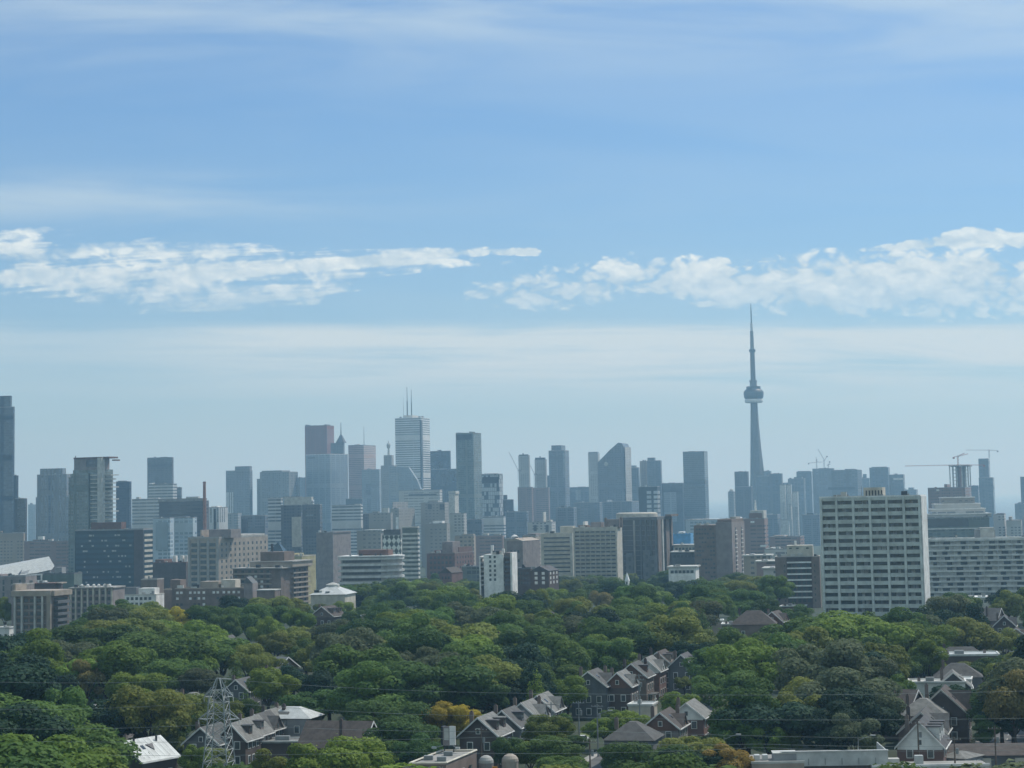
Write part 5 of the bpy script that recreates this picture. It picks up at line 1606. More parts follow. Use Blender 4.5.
H('low white house wing right of the dark triangular gable', 962, 680, 7, 5, 9, style='flat', roof='white_metal', wall='white_paint', keep=(956, 678, 968, 690), wrow=1)
H('house with grey hipped roof behind the dark triangular gable', 958, 664.5, 9.5, 14, 11, 5.6, rot=10, style='hip', roof='shingle', wall='slate_wall', keep=(950, 662, 972, 670), chim=1)
H('long dark fronted house with a white roof edge at the top of the right column', 968, 655, 9, 20, 12, style='flat', rot=8, roof='white_metal', wall='dark_brick', keep=(946, 652, 990, 664), chim=2)
H('grey roof behind the long dark fronted house with white roof edge', 962, 648, 9.5, 18, 11, 5.4, style='hip', rot=8, roof='shingle', wall='brown_brick', keep=(946, 645, 984, 653))
# lower right corner
o = H('low long brown roofed bungalow with pale doors in the lower right corner', 1003, 746.5, 4.6, 26, 10, 3, rot=4, style='hip', roof='brown_shingle', wall='slate_wall', chim=0, keep=(978, 744, 1024, 768), wrow=0, short='the low corner bungalow', wide=True)
for x in (-3.4, 3.2):
    k = MB().box(x - 1.1, x + 1.1, -.12, -.01, .1, 2.5).build('door', 'cream', o)
    MB().box(x + .7, x + .85, -.2, -.125, 1.1, 1.3).build('handle', 'steel', k)
H('small pale roofed garage right of the white gabled house', 951, 753, 4, 7, 8, 2.9, rot=40, style='hip', roof='pale_shingle', wall='grey_panel', chim=0, wrow=1, keep=(944, 750, 962, 768), name='garage')

# flat commercial buildings at the bottom edge
p = PZ(834, 751, 7.5)
o = root('warehouse', (p.x, p.y, 0), R(-2), 'long flat building with a white metal parapet along the bottom edge', 'building')
hw = 9.0
box('wall', 'dark_brick', o, -hw, hw, 0, 14, 0, 5.2)
box('parapet', 'white_metal', o, -hw - .1, hw + .1, -.25, -.02, 5.0, 7.45)
box('parapet', 'white_metal', o, hw + .11, hw + .3, -.2, 14, 5.2, 7.4)
box('parapet_cap', 'white_paint', o, -hw - .35, hw + .35, -.4, .1, 7.46, 7.62)
box('roof', 'roof_gravel', o, -hw, hw, .15, 14, 5.21, 5.6)
for i in range(6):
    x = -hw + 1.6 + i * 2.9
    MB().box(x - .05, x + .05, -.34, -.26, 5.2, 6.3).build('downpipe', 'steel', o)
KEEP.append((780, 747, 890, 768, p.y))
FOOT.append((p.x, p.y + 6, 12))
THINGS.append((o, 'the white parapet building', 834, 757))
p = PZ(775, 763, 6)
o = root('shop_building', (p.x, p.y, 0), R(-2), 'grey flat roofed building in front of the white parapet building at the bottom edge', 'building')
box('wall', 'tan', o, -4, 5, 0, 13, 0, 5.9)
box('roof', 'roof_gravel', o, -3.8, 4.8, .2, 12.8, 5.905, 6.0)
box('parapet', 'pale_concrete', o, -4.1, 5.1, -.1, .18, 5.91, 6.3)
box('roof_room', 'grey_panel', o, 0, 4, 3, 7, 6.01, 7.2)
box('roof_room_cap', 'pale_concrete', o, -.1, 4.1, 2.9, 7.1, 7.21, 7.35)
for x in (-3.2, -1.8):
    MB().box(x, x + .9, 4, 6, 6.01, 6.9).build('roof_unit', 'white_metal', o)
KEEP.append((752, 758, 800, 768, p.y))
p = PZ(925, 766, 5)
o = root('shop_building', (p.x, p.y, 0), R(-2), 'low white roofed building in front of the white gabled house at the bottom edge', 'building')
box('wall', 'pale_concrete', o, -9, 11, 0, 7, 0, 4.9)
box('roof', 'roof_gravel', o, -8.8, 10.8, .2, 6.8, 4.905, 5.0)
box('parapet', 'white_paint', o, -9.1, 11.1, -.1, .18, 4.91, 5.3)
box('roof_hut', 'white_metal', o, -1.2, .2, 3, 4.4, 5.01, 6.4)
box('roof_hut', 'pale_concrete', o, -6.5, -4, 2.5, 4.4, 5.01, 6.0)
KEEP.append((885, 752, 960, 768, p.y))

# flat roofed market building with lettering, and the billboard on its roof
p = PZ(409, 762.5, 7)
q = PZ(446, 761.5, 7)
th = -math.atan2(q.y - p.y, q.x - p.x)
w = (q - p).length
o = root('shop_building', (p.x, p.y, 0), -R(3), 'brown flat roofed shop building with pale lettering and a pale roof edge, bottom centre', 'building')
dd = 19
sk = Vector((4.0, dd))
MB().hexa([(0, 0, 0), (w, 0, 0), (w + sk.x, dd, 0), (sk.x, dd, 0)], [(0, 0, 6.6), (w, 0, 6.6), (w + sk.x, dd, 6.6), (sk.x, dd, 6.6)]).build('wall', 'brown_brick', o)
MB().hexa([(.3, .3, 6.61), (w - .3, .3, 6.61), (w + sk.x - .3, dd - .3, 6.61), (sk.x + .3, dd - .3, 6.61)], [(.3, .3, 6.65), (w - .3, .3, 6.65), (w + sk.x - .3, dd - .3, 6.65), (sk.x + .3, dd - .3, 6.65)]).build('roof', 'roof_gravel', o)
b = MB()
cs = [Vector((0, 0)), Vector((w, 0)), Vector((w + sk.x, dd)), Vector((sk.x, dd))]
for a in range(4):
    b.bar((*cs[a], 6.85), (*cs[(a + 1) % 4], 6.85), .2)
b.build('parapet', 'cream', o)
for i in range(3):
    f = (.25, .5, .75)[i]
    x, y = w + sk.x * f, dd * f
    MB().hexa([(x + .02, y - .5, 1.5), (x + .3, y - .5, 1.5), (x + .5, y + .5, 1.5), (x + .22, y + .5, 1.5)], [(x + .02, y - .5, 4.8), (x + .3, y - .5, 4.8), (x + .5, y + .5, 4.8), (x + .22, y + .5, 4.8)]).build('window', 'pane' if i != 1 else 'pale_concrete', o)
for x, y in ((2, 6), (4.5, 4), (5, 12)):
    MB().box(x, x + 1.6, y, y + 1.2, 6.66, 7.4).build('roof_unit', 'steel', o)
cu = bpy.data.curves.new('lettering', 'FONT')
cu.body, cu.size, cu.extrude = 'MARKET 36', 1.0, .02
cu.align_x = 'CENTER'
to = bpy.data.objects.new('lettering', cu)
C.objects.link(to)
bpy.context.view_layer.update()
me = bpy.data.meshes.new_from_object(to.evaluated_get(bpy.context.evaluated_depsgraph_get()))
bpy.data.objects.remove(to)
me.materials.clear()
me.materials.append(M('cream'))
lo = link('lettering', me, o, (w * .55, -.06, 5.55))
lo.rotation_euler = (R(90), 0, 0)
KEEP.append((404, 746, 474, 768, p.y))
FOOT.append((p.x + 5, p.y + 9, 12))
THINGS.append((o, 'the shop building with lettering', 435, 760))
pb = PZ(449, 752, 6.7)
o = root('billboard', (pb.x, pb.y, 6.66), R(-20), 'white faced rooftop billboard on dark struts above the brown shop building', 'billboard')
box('panel', 'white_paint', o, .25, 1.35, -.25, -.02, 1.3, 4.7)
k = box('poster', 'mauve_brick', o, -1.05, .24, -.25, -.02, 1.2, 4.6)
box('poster_patch', 'pale_concrete', k, -.8, .1, -.28, -.255, 2.2, 4.3)
box('back_panel', 'dark_metal', o, -1.5, -1.06, -.1, 1.6, 1.3, 4.6)
b = MB()
for x in (-.9, .9):
    b.bar((x, .1, 0), (x, .1, 4.4), .1)
    b.bar((x, 1.8, 0), (x, .1, 3.2), .08)
b.build('strut', 'dark_metal', o)
b = MB()
for x in (-2.4, 2.2):
    b.bar((x * .4, -.3, 1.2), (x, -1.1, .9), .07)
b.build('lamp_arm', 'steel', o)
for x in (-2.4, 2.2):
    MB().box(x - .4, x + .4, -1.5, -1.05, .75, 1.1).build('lamp', 'white_metal', o)

# barrel roofed buildings and an orange sign by the shop
for lab, px, py, r, m, rm in (('beige drum shaped building with a rounded pale roof beside the street, bottom centre', 510, 754.5, 1.45, 'tan', 'tan'), ('mauve drum shaped building with a rounded roof left of the beige one', 486, 756, 1.3, 'mauve_brick', 'concrete')):
    p = PZ(px, py, 6.4)
    o = root('storage_tank', (p.x, p.y, 0), 0, lab, 'tank')
    MB().lathe([(0, r), (5.2, r)], 20).build('drum', m, o)
    MB().lathe([(5.21, r * 1.06), (5.7, r * 1.0), (6.2, r * .75), (6.5, r * .35), (6.55, .1)], 20).build('roof', rm, o)
    for k in range(8):
        t = 2 * math.pi * k / 8
        MB().bar((math.cos(t) * r, math.sin(t) * r, .1), (math.cos(t) * r, math.sin(t) * r, 5.1), .07).build('rib', m, o)
KEEP.append((476, 746, 522, 768, 380))
for lab, px, py in (('orange sign box above the street beside the beige drum shaped building', 525.5, 746), ('lower orange sign panel between the two drum shaped buildings', 495, 765)):
    p = PZ(px, py, 5)
    o = root('street_sign', (p.x, p.y - 4, 0), R(-10), lab, 'sign')
    box('panel', 'orange_panel', o, -.45, .45, -.1, .1, 3.6, 5.2)
    MB().lathe([(0, .09), (3.59, .08)], 8).build('post', 'steel', o)
KEEP.append((520, 738, 532, 752, 400))


# cars on the street
def car(label, px, py, rot, body):
    p = PZ(px, py, 0)
    o = root('parked_car', (p.x, p.y, .02), R(-rot), label, 'car', 'cars on the street')
    b = MB()
    for (ya, yb, za, zb, w0, w1) in ((-2.2, 2.2, .35, .85, .88, .84),):
        b.hexa([(-w0, ya, za), (w0, ya, za), (w0, yb, za), (-w0, yb, za)], [(-w1, ya + .1, zb), (w1, ya + .1, zb), (w1, yb - .1, zb), (-w1, yb - .1, zb)])
    b.build('body', body, o)
    MB().hexa([(-.8, -1.9, .855), (.8, -1.9, .855), (.8, .9, .855), (-.8, .9, .855)], [(-.62, -1.4, 1.42), (.62, -1.4, 1.42), (.62, .25, 1.42), (-.62, .25, 1.42)]).build('cabin', 'glass_dark', o)
    MB().box(-.6, .6, -1.35, .2, 1.425, 1.46).build('roof', body, o)
    for x in (-.86, .86):
        for y in (-1.35, 1.35):
            w = MB().lathe([(-.1, .32), (.1, .32)], 14).build('wheel', 'dark_metal', o)
            w.matrix_local = Matrix.Translation((x, y, .33)) @ Matrix.Rotation(R(90), 4, 'Y')
    for x in (-.6, .6):
        MB().box(x - .16, x + .16, -2.22, -2.16, .6, .75).build('tail_lamp', 'brown_roof', o)


for a in (('white car parked on the street below the round green tree', 583, 742, 14, 'car_white'), ('dark car behind the white one on the street', 590, 732, 14, 'car_dark'),
          ('white car beside the porch of the third row house', 537, 736, 14, 'car_white'), ('dark car on the far stretch of the street by the bright lawn', 646, 706, 14, 'car_dark'),
          ('white car on the far stretch of the street right of the wooden pole', 652, 702, 14, 'car_white')):
    car(*a)
lawn = PZ(588, 737, 0)
b = MB()
b.poly([(lawn.x - 4, lawn.y - 3, .05), (lawn.x + 6, lawn.y - 3, .05), (lawn.x + 9, lawn.y + 9, .05), (lawn.x - 1, lawn.y + 9, .05)])
MC['lawn'] = mat('lawn', (.12, .16, .05), .95, 0, .3, .5)
b.build('lawn', 'lawn')['kind'] = 'structure'
KEEP += [(580, 732, 606, 768, 425), (640, 698, 660, 708, 560)]


# street poles
def pole(label, px, py, h, arms=(), lamp=None, m='wood_pole', r=.14):
    p = PZ(px, py, h)
    o = root('utility_pole' if arms else 'street_lamp', (p.x, p.y, 0), R(-14), label, 'pole' if arms else 'street lamp', 'poles along the streets')
    MB().lathe([(0, r * 1.3), (h, r * .8)], 8).build('pole', m, o)
    for z in arms:
        MB().box(-1.2, 1.2, -.22, -.12, h - z - .06, h - z + .06).build('crossarm', m, o)
        for x in (-1.05, -.4, .4, 1.05):
            MB().lathe([(h - z + .07, .05), (h - z + .3, .04)], 6, x, -.17).build('insulator', 'pale_concrete', o)
    if arms:
        MB().lathe([(h - 2.9, .26), (h - 1.9, .26)], 10, .45, 0).build('transformer', 'steel', o)
    if lamp:
        MB().bar((0, 0, h - lamp), (2.4, 0, h - lamp + .9), .05).build('lamp_arm', 'steel', o)
        MB().box(2.2, 3.1, -.16, .16, h - lamp + .82, h - lamp + 1.0).build('lamp_head', 'crane_white', o)
    return p


poles = [pole(*a) for a in (
    ('grey pole with crossarm in front of the tall house with white bays', 578.5, 701, 11, (.4,), None, 'steel'),
    ('pole with a curved lamp arm just right of the crossarm pole', 597, 704, 10.5, (.5,), 2.2, 'steel'),
    ('grey pole rising among trees in front of the far street row', 638.8, 674, 12, (.4, 1.3), None, 'steel'),
    ('slim pole left of the round green street tree', 551, 702, 10.5, (.5,), None, 'steel'),
    ('dark wooden pole by the street in the bottom centre trees', 589.5, 739, 10.5, (.5,), None, 'wood_pole'),
    ('dark wooden pole in front of the nearest lit roofed row house', 481, 727, 10.5, (.6,), None, 'wood_pole'),
    ('dark wooden pole crossing the face of the white gabled house', 917.5, 721, 11, (.5,), None, 'wood_pole'),
    ('wooden pole right of the white gabled house', 954, 737, 9.5, (.5,), None, 'wood_pole'),
    ('wooden pole behind the low corner bungalow', 994.5, 726, 10.5, (.5,), None, 'wood_pole'))]
pole('street lamp with pale head above the white parapet building', 858, 738, 8.5, (), .4, 'steel', .09)
pole('street lamp with pale head left of the shaded trees above the grey shop roof', 724, 737, 8.5, (), .4, 'steel', .09)


# lattice pylon
def pylon():
    Y = 335
    p = P(219, 740, Y)
    o = root('lattice_pylon', (p.x, p.y, 0), R(-12), 'grey steel lattice pylon with two crossarms at lower left', 'pylon')
    z = lambda py: P(220, py, Y).z
    top, wst, base = z(678), z(722), 0
    prof = [(0, 3.3), (z(755), 1.75), (wst, 1.35), (z(700), 1.2), (z(690), .8), (top, .25)]
    hw = lambda zz: np.interp(zz, [a for a, _ in prof], [c for _, c in prof])
    for sx in (-1, 1):
        for sy in (-1, 1):
            b = MB()
            for (a, wa), (c, wc) in zip(prof, prof[1:]):
                b.bar((sx * wa, sy * wa, a), (sx * wc, sy * wc, c), .088)
            b.build('leg', 'pylon_steel', o)
    b = MB()
    zs = list(np.linspace(0, z(690), 15))
    for a, c in zip(zs, zs[1:]):
        wa, wc = hw(a), hw(c)
        for s in (-1, 1):
            b.bar((-wa, s * wa, a), (wc, s * wc, c), .045)
            b.bar((wa, s * wa, a), (-wc, s * wc, c), .045)
            b.bar((s * wa, -wa, a), (s * wc, wc, c), .045)
            b.bar((s * wa, wa, a), (s * wc, -wc, c), .045)
            b.bar((-wc, s * wc, c), (wc, s * wc, c), .04)
            b.bar((s * wc, -wc, c), (s * wc, wc, c), .04)
    b.build('bracing', 'pylon_steel', o)
    tips = []
    for py, L in ((697, 2.3), (719.5, 3.2)):
        za = z(py)
        b = MB()
        w = hw(za)
        for s in (-1, 1):
            tip = Vector((s * L, 0, za + .1))
            for sy in (-1, 1):
                b.bar((s * w, sy * w, za), tip, .06)
                b.bar((s * w * .8, sy * w * .8, za + 1.5), tip, .06)
            for k in range(1, 4):
                f = k / 4
                b.bar(Vector((s * w, -w, za)).lerp(tip, f), Vector((s * w, w, za)).lerp(tip, f), .035)
                b.bar(Vector((s * w, -w, za)).lerp(tip, f), Vector((s * w * .8, -w * .8, za + 1.5)).lerp(tip, f - .12), .035)
            tips.append((s * L, za - .7))
        b.build('crossarm', 'pylon_steel', o)
        b = MB()
        for s in (-1, 1):
            for k in range(4):
                b.lathe([(za - .15 - .17 * k, .11), (za - .03 - .17 * k, .07)], 8, s * L, 0)
        b.build('insulator', 'pale_concrete', o)
    MB().bar((-.3, 0, top), (2.0, 0, top - .15), .06).build('top_arm', 'pylon_steel', o)
    THINGS.append((o, 'the lattice pylon', 220, 715))
    FOOT.append((p.x, p.y, 5))
    KEEP.append((206, 680, 234, 768, p.y - 1))


pylon()


def cable(label, pts, Y, r=.02, sag=.5):
    """a hanging cable through a few supports, each given by bearing pixel and height pixel at distance Y"""
    out = []
    for a, b in zip(pts, pts[1:]):
        A, B2 = P(*a, Y), P(*b, Y)
        for i in range(14):
            t = i / 14
            v = A.lerp(B2, t)
            v.z -= sag * 4 * t * (1 - t)
            out.append(v)
    out.append(P(*pts[-1], Y))
    b = MB()
    for u, v in zip(out, out[1:]):
        b.bar(u, v, r, 5)
    o = b.build('power_cable', 'cable')
    tag(o, label, 'cable', 'power cables crossing the foreground')


for lab, pts in (
    ('uppermost thin power cable crossing the trees from the pylon top', ((-60, 680), (221, 679), (560, 693.5), (1090, 689))),
    ('second power cable from the top, passing the pylon upper crossarm', ((-60, 709), (218, 702), (520, 716), (1090, 717))),
    ('third power cable, level with the pylon lower crossarm', ((-60, 727), (216, 724), (600, 731), (1090, 737))),
    ('fourth power cable, low over the row house roofs', ((-60, 740), (500, 737), (760, 744), (1090, 742))),
    ('lowest power cable, over the white parapet building and shop roofs', ((-60, 752), (400, 752), (760, 747.5), (1090, 748)))):
    cable(lab, pts, 325)
for (a, c), lab in (((0, 1), 'short street wire between the crossarm pole and the lamp arm pole'), ((3, 0), 'street wire sloping up from the slim pole to the crossarm pole'), ((6, 7), 'street wire sagging right from the white gabled house pole')):
    b = MB()
    out = []
    for i in range(13):
        t = i / 12
        v = poles[a].lerp(poles[c], t)
        out.append((v.x, v.y, v.z - .3 - 2.4 * t * (1 - t)))
    for u, v in zip(out, out[1:]):
        b.bar(u, v, .02, 4)
    w = b.build('street_wire', 'dark_metal')
    tag(w, lab, 'wire', 'wires between street poles')


# ------------------------------------------------------------------ trees
def leaf_mat(name, a, b, tr=.42):
    a, b = [(c[0] * 1.50, c[1] * 1.26, c[2] * 1.25) for c in (a, b)] if tr > .3 else (a, b)
    m = bpy.data.materials.new(name)
    m.use_nodes = True
    k = NT(m.node_tree)
    pb = k.n['Principled BSDF']
    ge = k.n.new('ShaderNodeNewGeometry')
    oi = k.n.new('ShaderNodeObjectInfo')
    tc = k.n.new('ShaderNodeTexCoord')
    n = k.noise(tc.outputs['Object'], .35, 3, .6)
    f = k.m('ADD', k.m('MULTIPLY', ge.outputs['Random Per Island'], .55), k.m('MULTIPLY_ADD', n, .9, -.22), clamp=True)
    col = k.mix(f, (*a, 1), (*b, 1))
    hs = k.n.new('ShaderNodeHueSaturation')
    k.l.new(k.m('MULTIPLY_ADD', oi.outputs['Random'], .026, .495), hs.inputs['Hue'])
    k.l.new(k.m('MULTIPLY_ADD', k.m('FRACT', k.m('MULTIPLY', oi.outputs['Random'], 7.3)), .5, .75), hs.inputs['Value'])
    k.l.new(col, hs.inputs['Color'])
    k.l.new(hs.outputs[0], pb.inputs['Base Color'])
    pb.inputs['Roughness'].default_value = .7
    pb.inputs['Specular IOR Level'].default_value = .12
    t = k.n.new('ShaderNodeBsdfTranslucent')
    k.l.new(hs.outputs[0], t.inputs['Color'])
    mx = k.n.new('ShaderNodeMixShader')
    mx.inputs[0].default_value = tr
    k.l.new(pb.outputs[0], mx.inputs[1])
    k.l.new(t.outputs[0], mx.inputs[2])
    k.l.new(mx.outputs[0], k.n['Material Output'].inputs['Surface'])
    return m


LEAF = {
    'deep green': leaf_mat('leaf_deep_green', (.034, .075, .028), (.075, .145, .042)),
    'mid green': leaf_mat('leaf_mid_green', (.048, .102, .030), (.110, .195, .048)),
    'bright green': leaf_mat('leaf_bright_green', (.080, .145, .026), (.180, .270, .055)),
    'olive': leaf_mat('leaf_olive', (.084, .125, .032), (.182, .230, .060)),
    'yellow': leaf_mat('leaf_yellow', (.180, .190, .028), (.400, .370, .060)),
    'rusty': leaf_mat('leaf_rusty', (.105, .110, .040), (.190, .185, .075)),
    'amber': leaf_mat('leaf_amber', (.13, .11, .03), (.23, .185, .05)),
    'dark': leaf_mat('leaf_dark', (.018, .042, .024), (.036, .078, .038), .25),
    'grey green': leaf_mat('leaf_grey_green', (.060, .095, .052), (.130, .175, .095)),
}


def crown_mesh(kind, seed):
    """crown of leaf clumps for a tree 1 unit = 10 m wide: clusters of small bent leaf faces around lobes"""
    r = np.random.default_rng(seed)
    lobes = []
    if kind == 'cone':
        for i in range(9):
            f = i / 8
            lobes.append((r.normal(0, .25), r.normal(0, .25), 2.5 + f * 10.5, (3.0 * (1 - f) + .5), (3.0 * (1 - f) + .5), 1.2))
        n = 4200
    else:
        dims = {'round': (3.3, 3.3, 3.6, 7.5), 'broad': (4.2, 4.2, 2.8, 7.2), 'oval': (2.6, 2.6, 4.6, 8.2), 'open': (3.8, 3.6, 3.4, 7.6)}[kind]
        nl = {'round': 20, 'broad': 24, 'oval': 18, 'open': 17}[kind]
        skew = r.uniform(0, 6.28)
        for i in range(nl):
            z = r.uniform(-.75, .95)
            th = i * 2.4 + r.normal(0, .4)
            q = math.sqrt(1 - z * z)
            s = r.uniform(.66, 1.04) * (1 + .16 * math.cos(th - skew))
            rr = r.uniform(.85, 2.1) * (.85 if kind == 'open' else 1)
            lobes.append((dims[0] * q * math.cos(th) * s, dims[1] * q * math.sin(th) * s, dims[3] + dims[2] * z * s, rr, rr, rr * .8))
        lobes.append((0, 0, dims[3], dims[0] * .55, dims[1] * .55, dims[2] * .6))
        n = 12000 if kind != 'open' else 9000
    L = np.array(lobes)
    wgt = L[:, 3] * L[:, 4]
    idx = r.choice(len(L), n, p=wgt / wgt.sum())
    d = r.normal(size=(n, 3))
    d[:, 2] += .25
    d /= np.linalg.norm(d, axis=1)[:, None]
    rad = 1 - np.abs(r.normal(0, .16, n))
    rad += (r.random(n) < .06) * r.uniform(0, .28, n)
    c = L[idx, :3] + d * L[idx, 3:] * rad[:, None]
    nrm = d + r.normal(0, .38, (n, 3))
    nrm[:, 2] += .25
    nrm /= np.linalg.norm(nrm, axis=1)[:, None]
    a = np.cross(nrm, r.normal(size=(n, 3)))
    a /= np.linalg.norm(a, axis=1)[:, None]
    b = np.cross(nrm, a)
    s = r.uniform(.08, .225, n)[:, None]
    bend = nrm * s * r.uniform(-.5, .5, n)[:, None]
    v = np.stack([c - a * s * 1.25, c - b * s * .8 + bend, c + a * s * 1.25, c + b * s * .8 + bend], 1).reshape(-1, 3)
    me = bpy.data.meshes.new('crown_' + kind)
    me.vertices.add(4 * n)
    me.vertices.foreach_set('co', v.ravel())
    me.loops.add(4 * n)
    me.loops.foreach_set('vertex_index', np.arange(4 * n, dtype=np.int32))
    me.polygons.add(n)
    me.polygons.foreach_set('loop_start', np.arange(0, 4 * n, 4, dtype=np.int32))
    me.polygons.foreach_set('loop_total', np.full(n, 4, dtype=np.int32))
    me.update()
    me.materials.append(LEAF['mid green'])
    HTS[me.name] = float(np.percentile(v[:, 2], 99.3)), float(2 * np.percentile(np.hypot(v[:, 0], v[:, 1]), 93))
    return me


HTS = {}


def trunk_mesh(kind, seed):
    r = random.Random(seed)
    b = MB()
    if kind == 'cone':
        b.lathe([(0, .28), (6, .18), (12.5, .05)], 8)
    else:
        b.lathe([(0, .42), (.5, .30), (3.2, .24)], 9)
        for i in range(6):
            t = i * 1.05 + r.uniform(-.3, .3)
            e = Vector((math.cos(t) * r.uniform(1.5, 2.6), math.sin(t) * r.uniform(1.5, 2.6), r.uniform(6, 9.2)))
            m = Vector((e.x * .35, e.y * .35, 4.6))
            b.bar((0, 0, 3.0), m, .15, 6)
            b.bar(m, e, .08, 5)
            b.bar(m, (e.x * .6 + .6, e.y * .9, e.z - 1), .05, 4)
    me = bpy.data.meshes.new('trunk_' + kind)
    me.from_pydata(b.v, [], b.f)
    me.materials.append(M('bark'))
    return me


KINDS = ['round', 'broad', 'oval', 'open', 'cone']
PROTO = {}
for i, kd in enumerate(KINDS):
    PROTO[kd] = [(crown_mesh(kd, 100 + i * 10 + j), trunk_mesh(kd, i * 10 + j)) for j in range(6 if kd != 'cone' else 2)]
HT = {k: float(np.mean([HTS[m[0].name][0] for m in v])) for k, v in PROTO.items()}
WD = {k: float(np.mean([HTS[m[0].name][1] for m in v])) for k, v in PROTO.items()}
TREES = []
proto_root = {}


def place_tree(x, y, h, kind, colour, wf=1.0):
    ms = rng.choice(PROTO[kind])
    key = id(ms)
    if key not in proto_root:
        o = bpy.data.objects.new('leafy_tree' if kind != 'cone' else 'conifer_tree', None)
        C.objects.link(o)
        o['category'] = 'tree'
        o['group'] = 'trees of the leafy neighbourhood'
        cr = link('crown', ms[0], o)
        tr = link('trunk', ms[1], o)
        cr.material_slots[0].link = 'OBJECT'
        proto_root[key] = (o, cr, tr)
    else:
        o0, c0, t0 = proto_root[key]
        o, cr, tr = o0.copy(), c0.copy(), t0.copy()
        for k in (o, cr, tr):
            C.objects.link(k)
        cr.parent = tr.parent = o
    cr.material_slots[0].link = 'OBJECT'
    cr.material_slots[0].material = LEAF[colour]
    s = h / HT[kind]
    o.location = (x, y, ground(y) - .05)
    o.rotation_euler = (0, 0, rng.uniform(0, 6.28))
    o.scale = (s * wf, s * wf, s)
    TREES.append([o, kind, colour, x, y, h, WD[kind] * s * wf])
    return o


def PG(px, py, h):
    p = PZ(px, py, h)
    for _ in range(6):
        p = PZ(px, py, h + ground(min(p.y, 4000)))
    return p


def free_spot(px, yt, h, kind, wf):
    p = PG(px, yt, h)
    if p.y > 1900 or p.y < 0:
        return None
    s = h / HT[kind]
    w = WD[kind] * s * wf
    wp, hp = w * F / p.y, h * F / p.y
    for (x0, y0, x1, y1, Y) in KEEP:
        if p.y < Y + 8 and px + wp * .46 > x0 and px - wp * .46 < x1 and yt < y1 - 1 and yt + hp * .8 > y0:
            return None
    for bk in BLOCKS:
        d = Vector((p.x - bk.p0.x, p.y - bk.p0.y))
        u, v = d.dot(bk.a), d.dot(bk.b)
        m = w * .3
        if -m < u < bk.W + m and -m - 1 < v < bk.D + m:
            return None
    for (x, y, r) in FOOT:
        if (p.x - x) ** 2 + (p.y - y) ** 2 < (r + w * .36) ** 2:
            return None
    return p


